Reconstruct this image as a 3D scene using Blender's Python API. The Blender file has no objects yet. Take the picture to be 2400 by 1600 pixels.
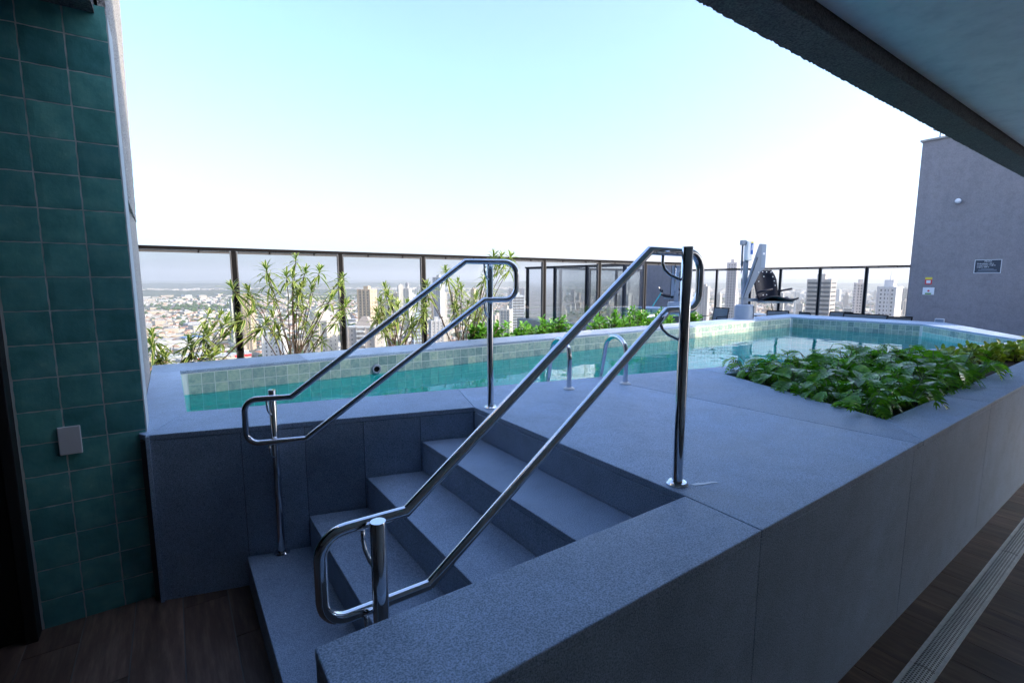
import bpy, bmesh, math, random
import numpy as np
from mathutils import Vector, Matrix

# ------------------------------------------------------------------ camera, sky, sun, exposure
SC = bpy.context.scene
COL = SC.collection
ZC = 1.765                       # eye height above the wood floor (z = 0)
YAW = math.radians(55.0527)      # heading, counter-clockwise from +X
cam = bpy.data.cameras.new('camera'); cam.sensor_width = 36.0; cam.lens = 17.092
cam.clip_start = 0.05; cam.clip_end = 80000
camo = bpy.data.objects.new('camera', cam); COL.objects.link(camo)
camo.location = (0, 0, ZC)
camo.rotation_euler = (math.radians(90 - 7.2324), 0, YAW - math.radians(90))
SC.camera = camo

SUN_EL, SUN_AZ = math.radians(28), math.radians(-55)     # azimuth counter-clockwise from +X
w = bpy.data.worlds.new('World'); SC.world = w; w.use_nodes = True
nt = w.node_tree; bg = nt.nodes['Background']
sky = nt.nodes.new('ShaderNodeTexSky'); sky.sky_type = 'NISHITA'; sky.sun_disc = False
sky.sun_elevation = SUN_EL; sky.sun_rotation = math.radians(90) - SUN_AZ
sky.altitude = 1100; sky.air_density = 1.1; sky.dust_density = 10.0; sky.ozone_density = 5.5
nt.links.new(sky.outputs[0], bg.inputs[0]); bg.inputs[1].default_value = 0.15
sl = bpy.data.lights.new('sun', 'SUN'); sl.energy = 2.0; sl.angle = math.radians(0.5); sl.color = (1.0, 0.82, 0.63)
so = bpy.data.objects.new('sun', sl); COL.objects.link(so)
SUN_DIR = Vector((math.cos(SUN_EL) * math.cos(SUN_AZ), math.cos(SUN_EL) * math.sin(SUN_AZ), math.sin(SUN_EL)))
so.rotation_euler = SUN_DIR.to_track_quat('Z', 'Y').to_euler(); so.location = (20, -30, 40)
SC.view_settings.view_transform = 'Standard'; SC.view_settings.look = 'None'
SC.view_settings.gamma = 1.0; SC.view_settings.use_curve_mapping = False
SC.view_settings.exposure = 2.1
SC.render.engine = 'CYCLES'
cy = SC.cycles
cy.use_denoising = True
cy.max_bounces = 10; cy.diffuse_bounces = 4; cy.glossy_bounces = 5; cy.transmission_bounces = 8
cy.transparent_max_bounces = 24; cy.volume_bounces = 0; cy.sample_clamp_indirect = 8

# ------------------------------------------------------------------ helpers
R = random.Random(11)

class MB:
    """collects polygons of ONE mesh object"""
    def __init__(s): s.v = []; s.f = []; s.m = []; s.uv = None; s.mi = 0
    def quad(s, *p):
        b = len(s.v); s.v += [tuple(q) for q in p]; s.f.append(tuple(range(b, b + len(p)))); s.m.append(s.mi); return s
    def box(s, x0, y0, z0, x1, y1, z1):
        b = len(s.v)
        s.v += [(x0,y0,z0),(x1,y0,z0),(x1,y1,z0),(x0,y1,z0),(x0,y0,z1),(x1,y0,z1),(x1,y1,z1),(x0,y1,z1)]
        for q in ((3,2,1,0),(4,5,6,7),(0,1,5,4),(1,2,6,5),(2,3,7,6),(3,0,4,7)):
            s.f.append(tuple(b + i for i in q)); s.m.append(s.mi)
        return s
    def prism(s, poly, z0, z1):
        a = sum(poly[i][0]*poly[(i+1)%len(poly)][1]-poly[(i+1)%len(poly)][0]*poly[i][1] for i in range(len(poly)))
        if a < 0: poly = poly[::-1]
        n = len(poly); b = len(s.v)
        s.v += [(p[0],p[1],z0) for p in poly] + [(p[0],p[1],z1) for p in poly]
        s.f.append(tuple(b+i for i in reversed(range(n)))); s.f.append(tuple(b+n+i for i in range(n)))
        for i in range(n):
            j = (i+1) % n; s.f.append((b+i, b+j, b+n+j, b+n+i))
        s.m += [s.mi]*(n+2); return s
    def obox(s, c, ux, uy, uz):
        """box from centre and three half-axis vectors"""
        c, ux, uy, uz = Vector(c), Vector(ux), Vector(uy), Vector(uz); b = len(s.v)
        for k in (-1, 1):
            for i, j in ((-1,-1),(1,-1),(1,1),(-1,1)): s.v.append(tuple(c + ux*i + uy*j + uz*k))
        for q in ((3,2,1,0),(4,5,6,7),(0,1,5,4),(1,2,6,5),(2,3,7,6),(3,0,4,7)):
            s.f.append(tuple(b + i for i in q)); s.m.append(s.mi)
        return s
    def bar(s, a, b_, w_, h_, up=(0,0,1)):
        a, b_ = Vector(a), Vector(b_); d = (b_-a); l = d.length; d.normalize(); up = Vector(up)
        sx = d.cross(up)
        if sx.length < 1e-4: sx = d.cross(Vector((1,0,0)))
        sx.normalize(); sy = sx.cross(d)
        return s.obox((a+b_)/2, d*l/2, sx*w_/2, sy*h_/2)
    def tube(s, path, r, n=12, cap=True):
        path = [Vector(p) for p in path]; b = len(s.v); N = len(path)
        rr = r if isinstance(r, (list, tuple)) else [r]*N
        t0 = (path[1]-path[0]).normalized()
        up = Vector((0,0,1)) if abs(t0.z) < .9 else Vector((1,0,0))
        nx = t0.cross(up).normalized()
        for i, p in enumerate(path):
            if i == 0: t = (path[1]-p).normalized(); k = 1
            elif i == N-1: t = (p-path[i-1]).normalized(); k = 1
            else:
                a = (p-path[i-1]).normalized(); c = (path[i+1]-p).normalized(); t = (a+c).normalized()
                k = 1
            nx = (nx - t*nx.dot(t)).normalized(); ny = t.cross(nx)
            for j in range(n):
                an = 2*math.pi*j/n; s.v.append(tuple(p + (nx*math.cos(an)+ny*math.sin(an))*rr[i]*k))
        for i in range(N-1):
            for j in range(n):
                k = (j+1) % n; s.f.append((b+i*n+j, b+i*n+k, b+(i+1)*n+k, b+(i+1)*n+j)); s.m.append(s.mi)
        if cap:
            s.f.append(tuple(b+j for j in reversed(range(n)))); s.f.append(tuple(b+(N-1)*n+j for j in range(n))); s.m += [s.mi]*2
        return s
    def lathe(s, prof, c=(0,0,0), n=24, axis='z'):
        b = len(s.v); N = len(prof)
        for r_, h_ in prof:
            for j in range(n):
                a = 2*math.pi*j/n; x, y = r_*math.cos(a), r_*math.sin(a)
                p = (x, y, h_) if axis == 'z' else (x, -h_, y)
                s.v.append((c[0]+p[0], c[1]+p[1], c[2]+p[2]))
        for i in range(N-1):
            for j in range(n):
                k = (j+1) % n; s.f.append((b+i*n+j, b+i*n+k, b+(i+1)*n+k, b+(i+1)*n+j)); s.m.append(s.mi)
        s.f.append(tuple(b+j for j in reversed(range(n)))); s.f.append(tuple(b+(N-1)*n+j for j in range(n))); s.m += [s.mi]*2
        return s
    def mesh(s, name, mats, smooth=False):
        me = bpy.data.meshes.new(name); me.from_pydata(s.v, [], s.f)
        for m in (mats if isinstance(mats, (list, tuple)) else [mats]): me.materials.append(m)
        if isinstance(mats, (list, tuple)) and len(mats) > 1: me.polygons.foreach_set('material_index', s.m)
        if s.uv:
            ul = me.uv_layers.new(name='UVMap'); fl = []
            for p in me.polygons:
                for vi in p.vertices: fl += list(s.uv[vi])
            ul.data.foreach_set('uv', fl)
        if smooth: me.polygons.foreach_set('use_smooth', [True]*len(me.polygons))
        me.update(); return me
    def build(s, name, mats, parent=None, smooth=False, bevel=0, local=False, auto=None):
        o = bpy.data.objects.new(name, s.mesh(name, mats, smooth)); COL.objects.link(o)
        attach(o, parent, local)
        if bevel:
            m = o.modifiers.new('bevel', 'BEVEL'); m.width = bevel; m.segments = 2; m.limit_method = 'ANGLE'; m.angle_limit = math.radians(40)
        if auto:
            me = o.data; bm = bmesh.new(); bm.from_mesh(me)
            for e in bm.edges:
                if len(e.link_faces) == 2 and e.calc_face_angle(0) > auto: e.smooth = False
            for f in bm.faces: f.smooth = True
            bm.to_mesh(me); bm.free()
        return o

def world_matrix(o):
    if o.parent is None: return o.matrix_basis.copy()
    return world_matrix(o.parent) @ o.matrix_parent_inverse @ o.matrix_basis
def attach(o, parent, local=False):
    if parent is not None:
        o.parent = parent
        if not local: o.matrix_parent_inverse = world_matrix(parent).inverted()
    return o
def tag(o, label=None, cat=None, group=None, kind=None):
    if label: o['label'] = label
    if cat: o['category'] = cat
    if group: o['group'] = group
    if kind: o['kind'] = kind
    return o
def thing(name, loc, label, cat, group=None, rz=0):
    o = bpy.data.objects.new(name, None); COL.objects.link(o); o.location = loc; o.rotation_euler = (0,0,rz)
    o.empty_display_size = .1
    return tag(o, label, cat, group)
def inst(name, me, parent, loc=(0,0,0), rot=(0,0,0), sc=(1,1,1), local=True):
    o = bpy.data.objects.new(name, me); COL.objects.link(o)
    o.location = loc; o.rotation_euler = rot; o.scale = sc
    attach(o, parent, local); return o
def copy_tree(o, parent=None):
    c = o.copy(); COL.objects.link(c); c.parent = parent
    if parent is not None: c.matrix_parent_inverse = o.matrix_parent_inverse.copy()
    for ch in list(o.children): copy_tree(ch, c)
    return c
def struct(o): return tag(o, kind='structure')
def fillet(pts, radii, n=6):
    """polyline with rounded corners"""
    out = [Vector(pts[0])]
    for i in range(1, len(pts)-1):
        p = Vector(pts[i]); r = radii[i]
        a = (Vector(pts[i-1])-p).normalized(); b = (Vector(pts[i+1])-p).normalized()
        if r <= 0: out.append(p); continue
        ang = a.angle(b); d = r/math.tan(ang/2)
        c = p + (a+b).normalized()*(r/math.sin(ang/2))
        s0 = p+a*d-c; s1 = p+b*d-c; tot = s0.angle(s1); ax = s0.cross(s1).normalized()
        for k in range(n+1): out.append(c + Matrix.Rotation(tot*k/n, 3, ax) @ s0)
    out.append(Vector(pts[-1])); return out

# ------------------------------------------------------------------ materials
def newmat(name):
    m = bpy.data.materials.new(name); m.use_nodes = True; t = m.node_tree
    return m, t, t.nodes['Principled BSDF']
def node(t, kind, **kw):
    n = t.nodes.new(kind)
    for k, v in kw.items():
        if k.startswith('i_'):
            n.inputs[int(k[2:]) if k[2:].isdigit() else k[2:].replace('_', ' ')].default_value = v
        else: setattr(n, k, v)
    return n
def ramp(t, fac, stops):
    r = t.nodes.new('ShaderNodeValToRGB'); e = r.color_ramp.elements
    while len(e) < len(stops): e.new(.5)
    for el, (p, c) in zip(e, stops): el.position = p; el.color = (*c, 1)
    t.links.new(fac, r.inputs[0]); return r.outputs[0]
def mixc(t, fac, a, b, mode='MIX'):
    n = t.nodes.new('ShaderNodeMix'); n.data_type = 'RGBA'; n.blend_type = mode
    for s_, v in ((n.inputs[0], fac), (n.inputs[6], a), (n.inputs[7], b)):
        if hasattr(v, 'links') or isinstance(v, bpy.types.NodeSocket): t.links.new(v, s_)
        elif isinstance(v, (int, float)): s_.default_value = v
        else: s_.default_value = (*v, 1)
    return n.outputs[2]
def plain(name, c, rough=.5, metal=0., spec=.5):
    m, t, p = newmat(name); p.inputs['Base Color'].default_value = (*c, 1)
    p.inputs['Roughness'].default_value = rough; p.inputs['Metallic'].default_value = metal
    p.inputs['Specular IOR Level'].default_value = spec; return m
def coords(t, which='Object', scale=None, offset_random=False):
    tc = t.nodes.new('ShaderNodeTexCoord'); out = tc.outputs[which]
    if offset_random:
        oi = t.nodes.new('ShaderNodeObjectInfo'); mu = node(t, 'ShaderNodeVectorMath', operation='SCALE'); 
        cb = t.nodes.new('ShaderNodeCombineXYZ')
        for i in range(3): t.links.new(oi.outputs['Random'], cb.inputs[i])
        t.links.new(cb.outputs[0], mu.inputs[0]); mu.inputs['Scale'].default_value = 37.0
        ad = node(t, 'ShaderNodeVectorMath', operation='ADD'); t.links.new(out, ad.inputs[0]); t.links.new(mu.outputs[0], ad.inputs[1]); out = ad.outputs[0]
    if scale:
        mp = t.nodes.new('ShaderNodeMapping'); mp.inputs['Scale'].default_value = scale; t.links.new(out, mp.inputs[0]); out = mp.outputs[0]
    return out
def noise(t, vec, scale, detail=4, rough=.55):
    n = node(t, 'ShaderNodeTexNoise'); n.inputs['Scale'].default_value = scale; n.inputs['Detail'].default_value = detail
    n.inputs['Roughness'].default_value = rough; t.links.new(vec, n.inputs['Vector']); return n.outputs[0]
def bump(t, p, h, strength, dist):
    b = t.nodes.new('ShaderNodeBump'); b.inputs['Strength'].default_value = strength; b.inputs['Distance'].default_value = dist
    t.links.new(h, b.inputs['Height']); t.links.new(b.outputs[0], p.inputs['Normal']); return b
def speckled(name, dark, light, grain, rough, bs, big=2.2, tint=(.8,1.12), rnd=.0):
    m, t, p = newmat(name); v = coords(t, 'Object')
    n1 = noise(t, v, grain, 2, .6); c = ramp(t, n1, [(.36, dark), (.5, tuple((a+b)/2 for a,b in zip(dark,light))), (.66, light)])
    n2 = noise(t, v, big, 5, .6); g = ramp(t, n2, [(.25, (tint[0],)*3), (.75, (tint[1],)*3)])
    c = mixc(t, 1.0, c, g, 'MULTIPLY')
    n3 = noise(t, v, 7.5, 6, .7); c = mixc(t, 1.0, c, ramp(t, n3, [(.3, (.86,.87,.88)), (.5, (1,1,1)), (.72, (1.07,1.07,1.07))]), 'MULTIPLY')
    if rnd:
        oi = t.nodes.new('ShaderNodeObjectInfo'); g2 = ramp(t, oi.outputs['Random'], [(0, (1-rnd,)*3), (1, (1+rnd,)*3)]); c = mixc(t, 1.0, c, g2, 'MULTIPLY')
    t.links.new(c, p.inputs['Base Color']); p.inputs['Roughness'].default_value = rough
    rr = ramp(t, n2, [(.3, (rough-.1,)*3), (.7, (rough+.1,)*3)]); t.links.new(rr, p.inputs['Roughness'])
    if bs: bump(t, p, n1, bs, .002)
    return m
M = {}
M['granite'] = speckled('grey_granite', (.16,.235,.33), (.43,.54,.70), 225, .55, .4, big=1.3, tint=(.70,1.18), rnd=.15)  # blue cast of shade and white balance is put into the stone colour
M['grout'] = plain('dark_grout', (.07,.07,.075), .9)
M['lightgrout'] = plain('grey_grout', (.50,.54,.54), .9)
M['poolgrout'] = plain('pale_pool_grout', (.62,.68,.66), .9)
M['floorgrout'] = plain('floor_grout', (.16,.16,.16), .9)
M['stucco'] = speckled('grey_stucco', (.22,.21,.20), (.50,.48,.45), 95, .9, 1.0)
for nd in M['stucco'].node_tree.nodes:
    if nd.bl_idname == 'ShaderNodeBump': nd.inputs['Distance'].default_value = .012
M['darkstucco'] = speckled('dark_stucco', (.08,.08,.08), (.2,.195,.19), 95, .95, 1.0)
for nd in M['darkstucco'].node_tree.nodes:
    if nd.bl_idname == 'ShaderNodeBump': nd.inputs['Distance'].default_value = .012
M['facade'] = plain('white_facade_paint', (.80,.80,.80), .7)
M['midinterior'] = plain('mid_interior_paint', (.36,.36,.36), .7)
M['darkinterior'] = plain('interior_paint', (.13,.13,.14), .7)
M['plaster'] = speckled('white_ceiling_paint', (.78,.80,.80), (.83,.85,.85), 6, .35, .0, big=.8, tint=(.93,1.03))
M['greywall'] = speckled('grey_textured_paint', (.235,.215,.22), (.28,.255,.26), 45, .8, .25, big=.55, tint=(.88,1.08))
t = M['greywall'].node_tree; p = t.nodes['Principled BSDF']; src = p.inputs['Base Color'].links[0].from_socket
sv = coords(t, 'Object', scale=(3.5, 3.5, .22)); sn = noise(t, sv, 1.6, 6, .65)
t.links.new(mixc(t, 1., src, ramp(t, sn, [(.34, (.93,.93,.935)), (.52, (1,1,1)), (.7, (1.03,1.03,1.02))]), 'MULTIPLY'), p.inputs['Base Color'])
M['chrome'] = plain('polished_steel', (.72,.73,.75), .07, 1.0)
m, t, p = newmat('polished_steel_worn'); v = coords(t, 'Object')
n1 = noise(t, v, 38, 5, .7); rr = ramp(t, n1, [(.38, (.05,)*3), (.6, (.10,)*3), (.72, (.26,)*3)]); t.links.new(rr, p.inputs['Roughness'])
p.inputs['Base Color'].default_value = (.7,.71,.73,1); p.inputs['Metallic'].default_value = 1; M['chrome'] = m
M['alu'] = speckled('brushed_aluminium', (.80,.82,.82), (.90,.92,.92), 60, .4, .05)
M['alu'].node_tree.nodes['Principled BSDF'].inputs['Metallic'].default_value = .0
M['black'] = plain('black_aluminium', (.004,.004,.005), .5, 0., .1)
M['anodised'] = plain('grey_anodised', (.075,.078,.085), .5, 0., .15)
M['doorblack'] = plain('opening_black', (.006,.006,.007), .5)  # black for the dark of the doorway, also the drain bed
M['switch'] = plain('light_grey_plastic', (.55,.57,.60), .35)
M['soil'] = speckled('planter_soil', (.02,.013,.01), (.07,.045,.035), 60, 1, 1.0)
M['white'] = plain('white_plastic', (.75,.76,.77), .4)
M['lightgrey'] = plain('light_grey_coat', (.21,.25,.31), .45)
M['bluegrey'] = plain('blue_grey_plastic', (.25,.31,.40), .4)
M['navy'] = plain('dark_navy_plastic', (.010,.011,.022), .5, 0., .3)
M['blue'] = plain('blue_sticker', (.03,.12,.42), .4)
M['yellow'] = plain('yellow_print', (.75,.6,.05), .5)
M['red'] = plain('red_print', (.62,.05,.06), .5)
M['green'] = plain('green_print', (.18,.34,.08), .5)
M['signdark'] = plain('dark_sign_face', (.03,.04,.06), .45)
M['teal'] = plain('teal_pole', (.02,.42,.42), .35)
M['streak'] = plain('dried_lime_mark', (.62,.66,.72), .25)
M['wire'] = plain('galvanised_wire', (.3,.3,.3), .5, .6)
M['bark'] = speckled('brown_stem', (.03,.02,.015), (.09,.065,.045), 80, .9, .4)
M['greenstem'] = plain('green_stem', (.10,.17,.04), .5)
M['sling'] = plain('grey_sling_fabric', (.13,.15,.16), .8)
M['tabletop'] = plain('pale_table_top', (.55,.53,.5), .4)

# glazed wall tiles
m, t, p = newmat('teal_glazed_tile'); v = coords(t, 'Object', offset_random=True)
n1 = noise(t, v, 9, 5, .6); n2 = noise(t, v, 30, 5, .7)
c = ramp(t, n1, [(.28, (.05,.215,.21)), (.52, (.09,.32,.31)), (.8, (.17,.44,.41))])
c = mixc(t, mixc(t, 1., n2, (.35,.35,.35), 'MULTIPLY'), c, (.10,.26,.26))
oi = t.nodes.new('ShaderNodeObjectInfo'); g = ramp(t, oi.outputs['Random'], [(0, (.72,.80,.84)), (.5, (1,1,1)), (1, (1.18,1.16,1.1))])
t.links.new(mixc(t, 1., c, g, 'MULTIPLY'), p.inputs['Base Color'])
rr = ramp(t, n1, [(.3, (.10,)*3), (.7, (.28,)*3)]); t.links.new(rr, p.inputs['Roughness']); bump(t, p, n1, .4, .012); M['tile'] = m
# pool stone tiles
m, t, p = newmat('green_stone_tile'); v = coords(t, 'Object', offset_random=True)
n1 = noise(t, v, 26, 6, .7); c = ramp(t, n1, [(.3, (.15,.25,.235)), (.5, (.27,.38,.335)), (.72, (.42,.49,.41))])
oi = t.nodes.new('ShaderNodeObjectInfo'); g = ramp(t, oi.outputs['Random'], [(0, (.55,.66,.72)), (.15, (.8,.87,.9)), (.5, (1.,1.,1.)), (1, (1.3,1.22,1.1))])
t.links.new(mixc(t, 1., c, g, 'MULTIPLY'), p.inputs['Base Color']); p.inputs['Roughness'].default_value = .5; bump(t, p, n1, .3, .004); M['pooltile'] = m
# submerged basin: the same tiles seen through water, as one sheet
m, t, p = newmat('basin_stone'); v = coords(t, 'Object')
n1 = noise(t, v, 26, 5, .7); c = ramp(t, n1, [(.3, (.15,.40,.37)), (.5, (.24,.52,.47)), (.72, (.34,.60,.53))])
t.links.new(c, p.inputs['Base Color']); p.inputs['Roughness'].default_value = .6; M['basin'] = m
# wood look planks
m, t, p = newmat('dark_wood_plank'); v = coords(t, 'Object', scale=(9, .9, 9), offset_random=True)
n1 = noise(t, v, 3.0, 6, .7); n2 = noise(t, v, .7, 3)
c = ramp(t, n1, [(.25, (.06,.036,.026)), (.5, (.125,.078,.056)), (.75, (.23,.155,.115))])
c = mixc(t, 1., c, ramp(t, n2, [(.3, (.7,)*3), (.7, (1.2,)*3)]), 'MULTIPLY')
oi = t.nodes.new('ShaderNodeObjectInfo'); g = ramp(t, oi.outputs['Random'], [(0, (.75,)*3), (1, (1.2,)*3)])
t.links.new(mixc(t, 1., c, g, 'MULTIPLY'), p.inputs['Base Color']); p.inputs['Roughness'].default_value = .42; bump(t, p, n1, .2, .002); M['plank'] = m
# glass and water: clear sheet with a fresnel mirror
def clear(name, tint, ior, rough=0., bump_=None):
    m = bpy.data.materials.new(name); m.use_nodes = True; t = m.node_tree; t.nodes.remove(t.nodes['Principled BSDF'])
    tr = t.nodes.new('ShaderNodeBsdfTransparent'); tr.inputs[0].default_value = (*tint, 1)
    gl = t.nodes.new('ShaderNodeBsdfGlossy'); gl.inputs['Roughness'].default_value = rough; gl.inputs['Color'].default_value = (1,1,1,1)
    fr = t.nodes.new('ShaderNodeFresnel'); fr.inputs[0].default_value = ior
    mx = t.nodes.new('ShaderNodeMixShader')
    t.links.new(fr.outputs[0], mx.inputs[0]); t.links.new(tr.outputs[0], mx.inputs[1]); t.links.new(gl.outputs[0], mx.inputs[2])
    t.links.new(mx.outputs[0], t.nodes['Material Output'].inputs['Surface'])
    if bump_:
        v = coords(t, 'Object'); n1 = noise(t, v, bump_[0], 2, .5)
        b = t.nodes.new('ShaderNodeBump'); b.inputs['Strength'].default_value = bump_[1]; b.inputs['Distance'].default_value = bump_[2]
        t.links.new(n1, b.inputs['Height'])
        for n_ in (gl, fr): t.links.new(b.outputs[0], n_.inputs['Normal'])
    return m
M['glass'] = clear('clear_glass', (.84,.86,.865), 1.3)
M['water'] = clear('pool_water', (.04,.90,.92), 1.18, 0., (2.6, .5, .014))
# leaves
def leafmat(name, stops, rough=.35, uvvar=False, trans=.25, rnd=.25):
    m, t, p = newmat(name)
    if uvvar:
        tc = t.nodes.new('ShaderNodeTexCoord'); sp = t.nodes.new('ShaderNodeSeparateXYZ'); t.links.new(tc.outputs['UV'], sp.inputs[0])
        c = ramp(t, sp.outputs[0], stops)
    else:
        v = coords(t, 'Object', offset_random=True); c = ramp(t, noise(t, v, 14, 4), stops)
    oi = t.nodes.new('ShaderNodeObjectInfo')
    g = ramp(t, oi.outputs['Random'], [(0, (1-rnd,1-rnd*.9,1-rnd)), (1, (1+rnd*1.2,1+rnd,1+rnd*.5))]); c = mixc(t, 1., c, g, 'MULTIPLY')
    t.links.new(c, p.inputs['Base Color']); p.inputs['Roughness'].default_value = rough
    tl = t.nodes.new('ShaderNodeBsdfTranslucent'); mx = t.nodes.new('ShaderNodeMixShader'); mx.inputs[0].default_value = trans
    t.links.new(mixc(t, 1., c, (1.4,1.7,.7), 'MULTIPLY'), tl.inputs[0])
    t.links.new(p.outputs[0], mx.inputs[1]); t.links.new(tl.outputs[0], mx.inputs[2]); t.links.new(mx.outputs[0], t.nodes['Material Output'].inputs['Surface'])
    return m
M['philo'] = leafmat('deep_green_leaf', [(.3, (.045,.16,.012)), (.5, (.095,.27,.018)), (.7, (.20,.39,.03))], .24, False, .3, .38)
M['drac'] = leafmat('variegated_leaf', [(.0, (.50,.50,.20)), (.14, (.38,.42,.14)), (.25, (.06,.125,.025)), (.5, (.085,.17,.035)), (.75, (.06,.125,.025)), (.86, (.38,.42,.14)), (1., (.50,.50,.20))], .4, True, .3, .2)
M['clusia'] = leafmat('bright_green_leaf', [(.3, (.05,.16,.015)), (.5, (.085,.25,.025)), (.72, (.17,.36,.05))], .35)
M['yellowgreen'] = leafmat('yellow_green_leaf', [(.3, (.10,.19,.02)), (.5, (.18,.27,.03)), (.72, (.38,.36,.06))], .4)

DK = .95                      # deck level
FL = lambda x: 3.094 - .29*x            # front wall line of the pool
PF = lambda x: 3.588 - .2385*x          # pool's front water edge
WZ = DK - .225                # water level

# ------------------------------------------------------------------ floor
fl = MB().quad((-6,-5,0),(14.7,-5,0),(14.7,.764,0),(-6,.764,0)).quad((-6,.764,0),(.26,.764,0),(.26,3.4,0),(-6,3.4,0))
floor = struct(fl.build('wood_floor', M['floorgrout']))
pm = MB().box(-.1025,-.598,0,.1025,.598,.006); pme = pm.mesh('plank', M['plank'])
k = 0
for i in range(-8, 46):
    xc = -.0665 + .21*i + .105
    off = (i * .4) % 1.2
    for j in range(-2, 6):
        y0 = -1.2 + j*1.2 - off + .6; yc = y0 + .6
        near = yc > -.95 and yc < 3.85 and (xc < .36 or yc - .6 < .76)
        if xc > .36 and yc - .6 > .70: continue
        if xc < .36 and yc - .6 > 3.2: continue
        if yc + .6 < -.2 or xc < -1.6 or (xc < .3 and yc + .6 < .7): continue
        inst('plank', pme, floor, (xc, yc, .0))

# ------------------------------------------------------------------ raised pool deck with steps
deck = thing('raised_pool_deck', (1.5, .9, 0), 'raised grey granite pool deck with four steps up from the wood floor', 'deck')
TH = .03
core = MB()
planter = [(3.40,1.02),(3.92,2.36),(8.60,1.244),(8.60,1.02)]
XE = 8.93
core.prism([(1.56,.775),(3.39,.775),(3.39,1.02),(3.91,2.36),(3.95,PF(3.95)-.01),(1.75,PF(1.75)-.01),(1.565,FL(1.565)+.01)], .0, DK-TH-.004)
core.prism([(.215,.775),(1.56,.775),(1.56,1.06),(.215,1.06)], 0, DK-TH-.004)
core.prism([(3.39,.775),(XE,.775),(8.6,1.018),(3.39,1.018)], 0, DK-TH-.004)
core.prism([(3.91,2.362),(8.6,1.246),(9.38,PF(9.38)-.012),(3.95,PF(3.95)-.012)], 0, DK-TH-.004)
core.prism([(8.6,1.018),(XE,.78),(9.95,1.43),(9.42,1.34),(8.6,1.246)], 0, DK-TH-.004)
core.prism([(9.95,1.43),(12.13,2.85),(11.38,2.99),(9.44,1.335)], 0, DK-TH-.004)
core.prism([(11.38,2.99),(12.13,2.85),(12.13,5.74),(11.22,5.26)], 0, DK-TH-.004)
core.prism([(-.19,5.262),(11.22,5.262),(12.13,5.74),(-.19,5.74)], 0, DK-TH-.004)
core.prism([(-.15,FL(-.15)+.012),(1.565,FL(1.565)+.012),(1.75,PF(1.75)-.012),(.02,PF(.02)-.012)], 0, DK-TH-.004)
core.prism([(-.19,FL(-.19)+.02),(-.15,FL(-.15)+.012),(.018,PF(.02)),(.008,5.262),(-.19,5.262)], 0, DK-TH-.004)
core.build('deck_core', M['grout'], deck)
def inset(poly, d):
    a = sum(poly[i][0]*poly[(i+1)%len(poly)][1]-poly[(i+1)%len(poly)][0]*poly[i][1] for i in range(len(poly)))
    if a < 0: poly = poly[::-1]
    out = []; n = len(poly)
    for i in range(n):
        p0, p1, p2 = (Vector(poly[(i+q) % n]) for q in (-1, 0, 1))
        d1 = (p1-p0).normalized(); d2 = (p2-p1).normalized(); n1 = Vector((-d1.y, d1.x)); n2 = Vector((-d2.y, d2.x))
        b = (n1+n2); b /= max(.3, b.dot(n1)); q = p1 + b*d; out.append((q.x, q.y))
    return out
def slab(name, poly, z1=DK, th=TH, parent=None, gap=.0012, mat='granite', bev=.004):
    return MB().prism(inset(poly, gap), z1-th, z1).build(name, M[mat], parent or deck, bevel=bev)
slab('deck_slab', [(.205,.762),(1.535,.762),(1.55,1.068),(.205,1.068)])                                   # stair cheek top
slab('deck_slab', [(1.535,.762),(3.02,.762),(2.86,PF(2.86)),(1.72,PF(1.72)),(1.552,2.644),(1.55,1.068)])
slab('deck_slab', [(3.02,.762),(3.10,.762),(3.395,1.02),(3.92,2.362),(3.98,PF(3.98)),(2.86,PF(2.86))])
xs = [3.10, 4.45, 5.9, 7.35, XE]
for i in range(4):
    a, b = xs[i], xs[i+1]
    slab('deck_slab', [(a,.762),(b,.762),(b if i < 3 else 8.6,1.02),(a if i else 3.395,1.02)])
PL = lambda x: 2.362 - .2385*(x-3.92)
xs = [3.92, 5.2, 6.6, 8.0, 8.6]
for i in range(4):
    a, b = xs[i], xs[i+1]
    slab('deck_slab', [(a,PL(a)),(b,PL(b)),(b+.3 if i < 3 else 9.41,PF(b+.3 if i < 3 else 9.41)),(a+.06 if not i else a+.3,PF(a+.06 if not i else a+.3))])
OD = lambda x: .762 + .6485*(x-XE)
ID = lambda x: 1.345 + .846*(x-9.41)
slab('deck_slab', [(8.6,1.02),(XE,.762),(10.0,OD(10.0)),(9.41,1.345),(8.6,PL(8.6))])
xi = [9.41, 9.95, 10.5, 11.36]; xo = [10.0, 10.65, 11.35, 12.15]
for i in range(3):
    slab('coping_slab', [(xi[i],ID(xi[i])),(xo[i],OD(xo[i])),(xo[i+1],OD(xo[i+1])),(xi[i+1],ID(xi[i+1]))])
slab('coping_slab', [(11.36,ID(11.36)),(12.15,OD(12.15)),(12.15,4.4),(11.28,4.2)])
slab('coping_slab', [(11.28,4.2),(12.15,4.4),(12.15,5.75),(11.2,5.25)])
xs = [-.195, 1.1, 2.55, 4.0, 5.45, 6.9, 8.35, 9.8, 11.2]
for i in range(8):
    a, b = xs[i], xs[i+1]
    slab('coping_slab', [(a,5.25),(b,5.25),(b if i < 7 else 12.15,5.75),(a,5.75)])
slab('coping_slab', [(-.195,FL(-.195)+.05),(-.16,FL(-.16)),(.028,PF(.028)),(.02,5.25),(-.195,5.25)])
slab('coping_slab', [(-.16,FL(-.16)),(1.552,2.644),(1.72,PF(1.72)),(.028,PF(.028))])
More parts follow.
